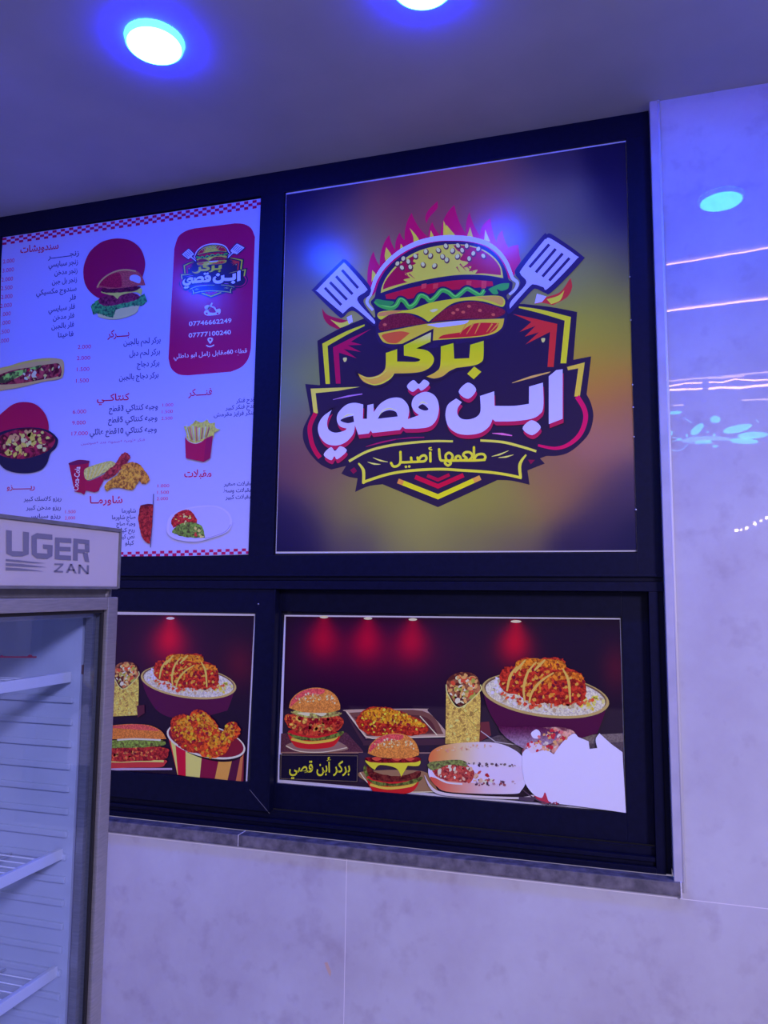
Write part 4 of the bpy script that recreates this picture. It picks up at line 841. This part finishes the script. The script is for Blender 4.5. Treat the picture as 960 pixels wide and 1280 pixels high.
# black name sign
a.part('sign_print'); a.M = R1
a.fill([(24, 448), (452, 452), (450, 600), (22, 585)], (16, 10, 44)); a.stroke([(30, 452), (447, 456), (444, 596), (28, 580)], 3.5, (84, 70, 80), False, closed=True)
a.text('بركر أبن قصي', (406, 545), (74, 545), 62, (190, 186, 50), .018, same=False)
# wrap, bowl
a.M = R2; roll(a, R2); chicken_bowl(a, R2)
# sub sandwich fading to bare white, bleached chicken
a.part('sandwich_print'); a.M = R2
a.blob([(5, 620), (60, 690), (200, 712), (440, 722), (500, 712), (505, 722), (440, 732), (180, 722), (50, 700)], (170, 156, 210))
a.blob([(28, 560), (24, 620), (60, 672), (130, 700), (400, 708), (452, 690), (478, 620), (465, 560), (430, 512), (340, 474), (220, 470), (100, 482), (44, 510)], (176, 160, 240))
a.grad([(28, 560), (38, 512), (100, 482), (220, 470), (340, 474), (430, 512), (466, 562), (420, 585), (250, 575), (100, 556)], [(30, (176, 90, 66)), (90, (196, 120, 90)), (170, (190, 150, 150)), (260, (180, 160, 220)), (470, (180, 165, 252))], axis=0)
a.grad([(30, 630), (60, 672), (130, 700), (400, 708), (452, 690), (470, 640), (400, 660), (200, 655), (80, 640)], [(30, (170, 60, 60)), (150, (176, 110, 120)), (280, (176, 150, 210)), (470, (178, 165, 250))], axis=0)
a.blob([(40, 580), (90, 555), (170, 560), (230, 600), (220, 650), (130, 648), (60, 630)], (150, 66, 80), 'crumb'); a.crumbs([(40, 590), (100, 560), (180, 570), (300, 620), (320, 660), (100, 645)], 60, 9, [(200, 140, 150), (140, 30, 50), (196, 170, 190), (160, 60, 70)], seed=41)
a.blob([(20, 570), (60, 556), (180, 552), (200, 580), (120, 575), (40, 600)], (96, 116, 84), 'crumb')
a.stroke([(60, 632), (110, 655), (180, 662)], 8, (210, 200, 225)); a.crumbs([(190, 566), (440, 570), (440, 582), (190, 584)], 26, 6, [(60, 36, 80), (90, 76, 100), (140, 120, 170)], seed=42); a.crumbs([(240, 640), (430, 650), (430, 666), (240, 668)], 26, 6, [(70, 40, 80), (120, 60, 90), (150, 120, 170)], seed=43); a.crumbs([(70, 490), (300, 474), (340, 490), (60, 520)], 40, 4, [(200, 120, 130), (196, 150, 160)], seed=44)
a.part('bleached_patch')
a.blob([(455, 520), (462, 490), (490, 470), (520, 410), (600, 400), (660, 405), (700, 430), (690, 480), (600, 540), (500, 540)], (150, 100, 130), 'chunk')
a.grad([(345, 395, 1), (420, 400), (520, 398), (640, 425, 1), (600, 470), (480, 500), (400, 462), (355, 420)], [(395, (66, 8, 62)), (425, (84, 40, 92)), (470, (130, 108, 170))], tex='grain', bands=10)
a.blob([(455, 522, 1), (475, 500), (505, 520, 1), (560, 505), (600, 525, 1), (640, 470), (690, 430), (712, 445, 1), (760, 465, 1), (765, 500, 1), (800, 496, 1), (793, 455), (810, 428, 1), (865, 478, 1), (916, 515, 1), (932, 794, 1), (760, 770), (640, 755, 1), (560, 745), (510, 712), (470, 660), (455, 590)], (182, 168, 253))
a.blob([(497, 425), (520, 410), (538, 425), (534, 450), (510, 452), (498, 440)], (182, 168, 253)); a.blob([(475, 480), (530, 470), (545, 495), (500, 520)], (178, 160, 235), same=True)
a.crumbs([(470, 490), (500, 450), (600, 410), (690, 430), (600, 500), (540, 520)], 60, 8, [(160, 30, 60), (190, 130, 110), (196, 160, 200), (180, 90, 120)], seed=45)
a.blob([(510, 715), (545, 725), (560, 700), (575, 738), (590, 748), (550, 750)], (150, 40, 80)); a.crumbs([(500, 715), (560, 735), (660, 760), (560, 752)], 10, 6, [(60, 30, 70), (130, 40, 80)], seed=46)
a.stroke([(460, 690), (500, 720), (560, 748), (660, 764)], (3, 6, 2), (70, 50, 90)); a.fill([(440, 720), (520, 722), (505, 742), (440, 736)], (60, 46, 84))
a.M = lambda p: p
finish(a, (-0.53, 0.045, 1.077), (('bleached_patch', 'bleached white patch'),))

# ---- lower left poster, running behind the fridge
PQ = 0.0135
po = poster('food_poster', 'dark food photo poster beside the fridge, showing a striped chicken bucket')
sheet('backing_sheet', [(60, 763.5), (319.6, 767.2), (308.6, 979.0), (60, 961)], PQ + .002, M['vinyl'], po)
a = Art(po, PQ, (0.40, 0.37, 1.0))
LM2 = [((213, 772.5), 1.15), ((85, 771), 1.0)]
a.part('print_ground'); a.field([(60, 767.6), (317.8, 769.8), (307.2, 977.4), (60, 960)], lambda u, v: dk(u, v, LM2, (300, 810, 60, 45)), 60, 44)
a.layer += 1
for (x, y), s_ in LM2: a.own('spotlight_print'); a.fill(ellipse(x, y + .4, 5.2, 1.7, 16), (190, 150, 190), same=True)
LL = Z(140, 790, .1875)
k = 1.084
zb_ = lambda p: LL((195 + (p[0] - 270) * k, 290 + (p[1] - 215) * k, *p[2:]))
chicken_bowl(a, zb_)
zr = lambda p: LL(((p[0] - 262) * 1.06 + 182, (p[1] - 205) * 1.10 + 262, *p[2:]))
roll(a, zr)
a.own('box_print'); a.M = LL
a.fill([(170, 490), (220, 485), (222, 540), (175, 570)], (64, 22, 52)); a.own('counter_print'); a.fill([(-80, 905), (405, 905), (405, 918), (-80, 922)], (140, 120, 190))
a.part('sandwich_print')
a.blob([(-80, 850), (100, 850), (350, 850), (358, 880), (320, 900), (150, 902), (-80, 905)], (150, 40, 56)); a.stroke([(-60, 858), (60, 862), (200, 858), (350, 860)], 14, (196, 160, 110))
a.blob([(-60, 770), (100, 765), (250, 760), (375, 775), (380, 810), (355, 845), (200, 858), (-60, 855)], (136, 36, 50), 'crumb'); a.crumbs([(0, 775), (360, 775), (360, 840), (0, 850)], 60, 12, [(170, 70, 60), (110, 14, 44), (190, 110, 80)], 'crumb', seed=51)
a.blob([(-60, 735), (60, 715), (200, 712), (340, 720), (358, 750), (250, 765), (100, 770), (-60, 768)], (96, 128, 70), 'crumb'); a.stroke([(40, 718), (150, 712), (330, 718)], 12, (200, 190, 180))
a.blob([(-80, 640), (40, 618), (150, 612), (260, 622), (335, 660), (368, 712, 1), (300, 712), (150, 706), (-80, 712)], (190, 96, 52), 'speck'); a.blob([(-60, 632), (150, 614), (250, 624), (320, 655), (240, 655), (100, 645)], (170, 66, 76), 'speck')
a.part('bucket_print')
def bx(t, top=True): ang = math.radians(180 - 180 * t); return (633 + 258 * math.cos(ang) - 6, 720 + 126 * math.sin(ang) + (633 + 258 * math.cos(ang) - 633) * .27)
cols = [(176, 40, 60), (196, 176, 110), (150, 8, 52), (194, 184, 110), (96, 8, 56), (176, 116, 70), (60, 10, 54), (150, 84, 66), (90, 20, 50)]
edges = [0, .14, .22, .33, .47, .61, .74, .86, .94, 1]
foot = [(442, 950), (442, 950), (445, 950), (497, 958), (590, 968), (690, 976), (775, 985), (830, 990), (865, 993), (880, 994)]
for i, c in enumerate(cols):
    ts = [edges[i] + (edges[i + 1] - edges[i]) * j / 6 for j in range(7)]
    a.fill([bx(t) for t in ts] + [foot[i + 1], foot[i]], c, same=i > 0)
a.fill(ellipse(632, 725, 268, 108, 44, .24), (196, 172, 190)); a.fill(ellipse(632, 722, 256, 97, 44, .24), (96, 14, 46))
a.part('chicken_print')
for pts, c1 in (([(395, 620), (410, 570), (470, 548), (520, 560), (540, 610), (600, 730), (585, 800), (500, 790), (420, 720)], (150, 48, 36)), ([(525, 560), (560, 518), (620, 530), (690, 590), (722, 660), (700, 720), (620, 740), (560, 670)], (160, 58, 36)), ([(585, 780), (620, 730), (700, 690), (752, 660), (770, 610), (820, 600), (862, 640), (850, 690), (805, 730), (760, 810), (680, 838), (600, 820)], (166, 64, 36))):
    a.blob(pts, c1, 'crumb')
    cx, cy = sum(p[0] for p in pts) / len(pts), sum(p[1] for p in pts) / len(pts)
    a.blob([(cx + (p[0] - cx) * .66 + 6, cy + (p[1] - cy) * .6 - 22) for p in pts], (206, 112, 36), 'crumb')
    a.crumbs(pts, 80, 10, [(216, 140, 40), (196, 100, 40), (120, 18, 42), (96, 12, 42), (206, 120, 50), (150, 40, 40)], 'plain', seed=len(pts))
a.M = lambda p: p
finish(a, (-1.77, 0.012, 1.077))
# ------------------------------------------------------------------ downlights in the ceiling
def downlight(x, y, label):
    d = empty('ceiling_downlight', (x, y, ZC)); tag(d, label, 'ceiling light', 'round downlights in the ceiling')
    bm = bmesh.new(); lathe(bm, [(0.0, -0.0185), (0.070, -0.0185), (0.0745, -0.017)]); obj('diffuser', bm, M['disc'], d, True)
    bm = bmesh.new(); lathe(bm, [(0.0745, -0.017), (0.0795, -0.015), (0.0815, -0.001)]); obj('rim', bm, M['ring'], d, True)
    return d
downlight(-1.209, -0.695, 'round white downlight in the ceiling above the white menu')
downlight(-0.435, -0.690, 'round downlight cut by the top edge, above the emblem poster')
downlight(0.415, -0.700, 'round downlight seen only as a cyan reflection in the tiled wall')
downlight(-1.98, -0.85, 'round downlight in the ceiling near the left wall, beyond the photo')
downlight(-2.66, -2.70, 'round downlight at the left rear of the ceiling, behind the viewer')

# ------------------------------------------------------------------ glass-door fridge
TH = math.radians(1.3)
fr = empty('display_fridge', (-1.25, -1.07 - .28 * math.cos(TH), -.28 * math.sin(TH)), (TH, 0, 0))
tag(fr, 'tall glass-door display fridge with pale header panel at the left', 'fridge')
# local frame: x depth (front face at +0.30), y towards the menu wall (+) , z up
FX, YN, YFR = 0.30, 0.309, -0.345             # front plane, near-wall side, far side
BX = FX - 0.047
def fp(name, bs, m, bev=0.0, parent=fr):
    return obj(name, boxes(*bs, bev=bev), M[m], parent)
fp('cabinet', [(-.32, BX, YN - .03, YN, 0.06, 1.677), (-.32, BX, YFR, YFR + .03, 0.06, 1.677), (-.32, -.29, YFR + .03, YN - .03, 0.06, 1.677), (-.29, BX, YFR + .03, YN - .03, 0.06, 0.12), (-.29, BX, YFR + .03, YN - .03, 1.650, 1.677), (-.32, BX - .02, YFR, YN, 1.677, 1.79)], 'darkgrey')
bs = [(-.289, BX - .004, YN - .040, YN - .0301, 0.121, 1.649), (-.289, BX - .004, YFR + .0301, YFR + .040, 0.121, 1.649), (-.289, -.280, YFR + .04, YN - .04, 0.121, 1.649), (-.28, BX - .004, YFR + .04, YN - .04, 1.640, 1.649), (-.28, BX - .004, YFR + .04, YN - .04, 0.121, 0.131)]
fp('liner', bs, 'liner')
for k in range(24):
    z = 1.463 - k * .0418
    if z > .2:
        fp('shelf_ridge', [(-.27, FX - .062, YN - .047, YN - .0402, z - .006, z + .006)], 'liner', .003)
# illuminated-sign style header with its grey surround and lettering
hd = fp('header_sign', [(BX - .02, FX - .002, YFR + .004, YN - .005, 1.6815, 1.7905)], 'header', .002)
fp('header_surround', [(BX - .02, FX + .001, YFR, YN, 1.7905, 1.7975), (BX - .02, FX + .001, YN - .005, YN, 1.6785, 1.7905), (BX - .02, FX + .0005, YFR, YN - .005, 1.677, 1.6815)], 'darkgrey', .0008)
fp('header_gap', [(BX - .02, FX - .018, YFR, YN, 1.662, 1.677)], 'darkgrey')
# lettering laid out on the sign in its own plane, from the photo
def inv(p):
    q = Vector(on_x(p, fr.location.x + FX)) - Vector(fr.location)
    c, s = math.cos(TH), math.sin(TH); return (c * q.y + s * q.z, -s * q.y + c * q.z)
ZH = Z(0, 620, .20833)
bm = bmesh.new()
def flat(pts, off=.0):
    v = [bm.verts.new((FX - .0012 + off, *inv(ZH(p)))) for p in pts]; f = bm.faces.new(v)
def letter(quads): 
    for q in quads: flat(q)
# U G E R as blocky strokes
letter([[(40, 203), (75, 208), (75, 360), (42, 345)], [(142, 213), (178, 218), (176, 350), (142, 360)], [(75, 330), (142, 333), (142, 362), (75, 362)]])
letter([[(192, 240), (225, 222), (225, 375), (194, 350)], [(225, 222), (318, 232), (318, 262), (225, 255)], [(225, 342), (288, 346), (288, 378), (225, 375)], [(288, 292), (320, 295), (318, 360), (288, 378)], [(262, 290), (288, 292), (288, 318), (262, 316)]])
letter([[(334, 248), (362, 250), (360, 382), (332, 378)], [(362, 250), (432, 254), (432, 282), (362, 278)], [(361, 304), (428, 307), (428, 332), (361, 330)], [(360, 354), (430, 358), (430, 386), (360, 382)]])
letter([[(444, 254), (472, 257), (470, 388), (441, 386)], [(472, 257), (540, 264), (540, 290), (472, 284)], [(512, 290), (540, 290), (540, 338), (512, 336)], [(471, 318), (512, 320), (512, 344), (471, 342)], [(500, 342), (530, 342), (540, 398), (512, 393)]])
letter([[(38, 378), (110, 384), (280, 404), (200, 403), (38, 390)], [(38, 402), (130, 407), (285, 428), (180, 426), (38, 418)], [(38, 428), (130, 434), (270, 452), (160, 448), (38, 446)]])
letter([[(330, 404), (384, 405), (384, 414), (330, 413)], [(384, 414), (370, 414), (327, 452), (342, 452)], [(327, 448), (382, 449), (382, 459), (327, 458)],
        [(424, 408), (436, 408), (413, 461), (399, 460)], [(436, 408), (424, 408), (450, 464), (464, 465)], [(416, 438), (448, 440), (452, 449), (413, 447)],
        [(474, 412), (487, 412), (486, 466), (473, 466)], [(474, 412), (489, 412), (536, 468), (522, 468)], [(525, 415), (538, 416), (537, 468), (524, 467)]])
o = obj('header_lettering', bm, M['headertext'], hd)
# door
dr = empty('door', (0, 0, 0), parent=fr)
GY0, GY1, GZ0, GZ1 = YFR + .045, YN - .034, 0.175, 1.637
o = obj('door_frame', boxes((BX + .002, FX, GY1, YN - .002, 0.10, 1.6615), (BX + .002, FX, YFR + .002, GY0, 0.10, 1.6615), (BX + .002, FX, GY0, GY1, GZ1, 1.6615), (BX + .002, FX, GY0, GY1, 0.10, GZ0), bev=.003), M['alu'], dr)
o = obj('gasket', boxes((FX - .0125, FX - .008, GY1 - .007, GY1, GZ0, GZ1), (FX - .0125, FX - .008, GY0, GY0 + .007, GZ0, GZ1), (FX - .0125, FX - .008, GY0 + .007, GY1 - .007, GZ1 - .006, GZ1), (FX - .0125, FX - .008, GY0 + .007, GY1 - .007, GZ0, GZ0 + .006)), M['rubber'], dr)
obj('glazing_spacer', boxes((BX + .012, FX - .020, GY1 - .018, GY1 - .0075, GZ0 + .007, GZ1 - .007), (BX + .012, FX - .020, GY0 + .0075, GY0 + .018, GZ0 + .007, GZ1 - .007), (BX + .012, FX - .020, GY0 + .018, GY1 - .018, GZ1 - .014, GZ1 - .0065)), M['alu'], dr)
obj('glass', boxes((FX - .018, FX - .013, GY0 + .001, GY1 - .001, GZ0 + .001, GZ1 - .001)), M['doorglass'], dr)
obj('handle', boxes((FX, FX + .03, YFR + .012, YFR + .030, 0.85, 1.25), bev=.004), M['darkgrey'], dr)
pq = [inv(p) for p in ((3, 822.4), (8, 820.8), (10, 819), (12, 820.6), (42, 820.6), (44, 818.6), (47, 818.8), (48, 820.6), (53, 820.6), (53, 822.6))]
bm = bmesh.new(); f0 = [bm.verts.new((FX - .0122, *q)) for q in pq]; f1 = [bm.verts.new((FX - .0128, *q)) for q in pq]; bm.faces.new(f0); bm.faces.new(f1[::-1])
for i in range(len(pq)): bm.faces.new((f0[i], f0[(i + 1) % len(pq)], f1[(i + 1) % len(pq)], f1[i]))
obj('painted_reflection', bm, M['redreflection'], dr)  # reflection in the door glass, painted as a thin dark red strip
bm = bmesh.new(); tube(bm, [(FX - .02, YN - .014, 1.655), (FX - .02, YN - .014, 1.680)], .005, 12); obj('hinge_pin', bm, M['alu'], fr, True)
# shelves of white wire with a front rail
for z in (1.508, 1.178, .966, .70, .42):
    sh_ = fp('shelf', [(FX - .078, FX - .068, YFR + .05, YN - .045, z - .011, z + .009)], 'shelf', .002)
    wb = bmesh.new()
    for k in range(22):
        y = YFR + .06 + k * .0245; tube(wb, [(-.26, y, z - .004), (FX - .075, y, z - .004)], .0012, 6)
    for x in (-.25, -.05, .12): tube(wb, [(x, YFR + .05, z - .009), (x, YN - .054, z - .009)], .002, 6)
    obj('shelf_wires', wb, M['shelf'], sh_, True)
# unlit lamp tube standing inside the door edge
lt = fp('light_tube', [(FX - .056, FX - .049, YN - .036, YN - .030, 0.2, 1.512)], 'tubegrey', .002)
obj('tube_cap', boxes((FX - .058, FX - .047, YN - .038, YN - .028, 1.512, 1.530), bev=.002), M['capbrown'], lt)
for x, y in ((-.27, YN - .05), (.2, YN - .05), (-.27, YFR + .05), (.2, YFR + .05)):
    zf = -(fr.location.z + y * math.sin(TH)) / math.cos(TH)
    bm = bmesh.new(); lathe(bm, [(0, zf + .001), (.022, zf + .001), (.022, zf + .014), (.009, zf + .016), (.009, .061), (0, .061)], 16, (x, y, 0)); obj('foot', bm, M['rubber'], fr, True)

# ------------------------------------------------------------------ lights of the open shop front, seen reflected in the polished tile
def strip(name, pix, axis, val, r, m, label, group='orange light tubes along the open front'):
    P = [mirrored(p, axis, val) for p in pix]
    c = sum(P) / len(P)
    bm = bmesh.new(); tube(bm, [tuple(p - c) for p in P], r, 8); o = obj(name, bm, M[m], None, True); o.location = tuple(c)
    return tag(o, label, 'light tube', group)
strip('light_tube_orange', [(833, 331), (900, 320), (990, 305)], 2, ZC - .008, .0030, 'orange', 'orange light tube along the ceiling, upper long reflection in the tile')
strip('light_tube_orange', [(833, 389), (900, 381), (990, 369)], 2, ZC - .008, .0042, 'orange', 'orange light tube along the ceiling, second long reflection in the tile')
YB = -3.62
for pix, r, m, lb in (([(834, 488), (878, 486)], .0075, 'orange', 'short thick orange tube of the broken pair, lower left reflection'), ([(886, 485.5), (920, 484.5), (990, 479)], .0075, 'orange', 'thick orange tube of the broken pair, lower right reflection'),
                      ([(834, 483.5), (856, 478.8), (878, 478)], .005, 'orange', 'thin bent orange tube, upper left of the broken pair'), ([(886, 478), (902, 478), (918, 474), (945, 476), (990, 473)], .005, 'orange', 'thin wavy orange tube, upper right of the broken pair'),
                      ([(885, 473), (930, 469.5)], .007, 'orangedim', 'thin dim tube above the wavy orange tube'), ([(833, 475.5), (900, 471), (990, 462)], .006, 'orangedim', 'long faint tube highest of the broken pair'),
                      ([(928, 500.5), (990, 497)], .006, 'orangedim', 'short faint tube at right, below the broken pair'), ([(842, 506), (855, 505.5)], .006, 'orangedim', 'tiny faint tube at left, below the broken pair')):
    strip('light_tube_orange', pix, 1, YB, r, m, lb)
# cyan leaf garland
zz = Z(820, 440, .1875)
g0 = mirrored(zz((400, 580)), 1, YB)
gl = empty('led_leaf_garland', tuple(g0)); tag(gl, 'cyan glowing leaf garland reflected in the tile below the orange tubes', 'garland light')
def gpt(p): return tuple(mirrored(zz(p), 1, YB) - g0)
bm = bmesh.new(); tube(bm, [gpt(p) for p in ((180, 595), (250, 578), (380, 575), (490, 585))], [.012, .016, .016, .010], 8); obj('branch', bm, M['cyandim'], gl, True)
for path in (((80, 575), (130, 568), (160, 580)), ((90, 605), (140, 585)), ((95, 652), (150, 657), (190, 640), (215, 615)), ((185, 432), (240, 470)), ((665, 455), (685, 470)), ((150, 585), (200, 600), (300, 612))):
    bm = bmesh.new(); tube(bm, [gpt(p) for p in path], .004, 6); obj('twig', bm, M['cyandim'], gl, True)
for p, q, wd in (((452, 535), (640, 488), 44), ((545, 560), (745, 550), 40), ((490, 590), (680, 600), 34), ((240, 550), (312, 482), 44), ((360, 448), (432, 450), 46), ((78, 540), (115, 540), 34), ((75, 410), (170, 398), 20), ((260, 600), (380, 600), 22), ((375, 628), (415, 625), 16), ((205, 560), (218, 556), 22), ((380, 556), (392, 552), 18), ((140, 582), (172, 580), 16), ((340, 535), (348, 530), 14)):
    A, B = Vector(gpt(p)), Vector(gpt(q)); L = (B - A).length; r = wd * .5 * .1875 * .0062
    pr = [A.lerp(B, t) for t in (0, .1, .25, .5, .75, .92, 1)]
    bm = bmesh.new(); tube(bm, [tuple(x) for x in pr], [r * .25, r * .7, r * .95, r, r * .9, r * .6, r * .2], 10); obj('leaf', bm, M['cyan'], gl, True)
# string of yellow bulbs
b0 = mirrored((935, 655), 1, YB)
sl = empty('string_light', tuple(b0)); tag(sl, 'string of yellow bulbs reflected low on the right of the tiled wall', 'string light')
bp = [(921, 662.5), (926, 662), (933, 660), (944, 654.5), (951, 651), (958, 647), (968, 641), (978, 636)]
bm = bmesh.new(); tube(bm, [tuple(mirrored((p[0], p[1] - 1.5), 1, YB) - b0) for p in bp], .003, 6); obj('cable', bm, M['rubber'], sl, True)
for i, p in enumerate(bp):
    bm = bmesh.new(); bmesh.ops.create_uvsphere(bm, u_segments=12, v_segments=8, radius=.012 if i in (0, 2, 3, 5, 6) else .007); o = obj('bulb', bm, M['bulb'], sl, True); o.location = tuple(mirrored(p, 1, YB) - b0)
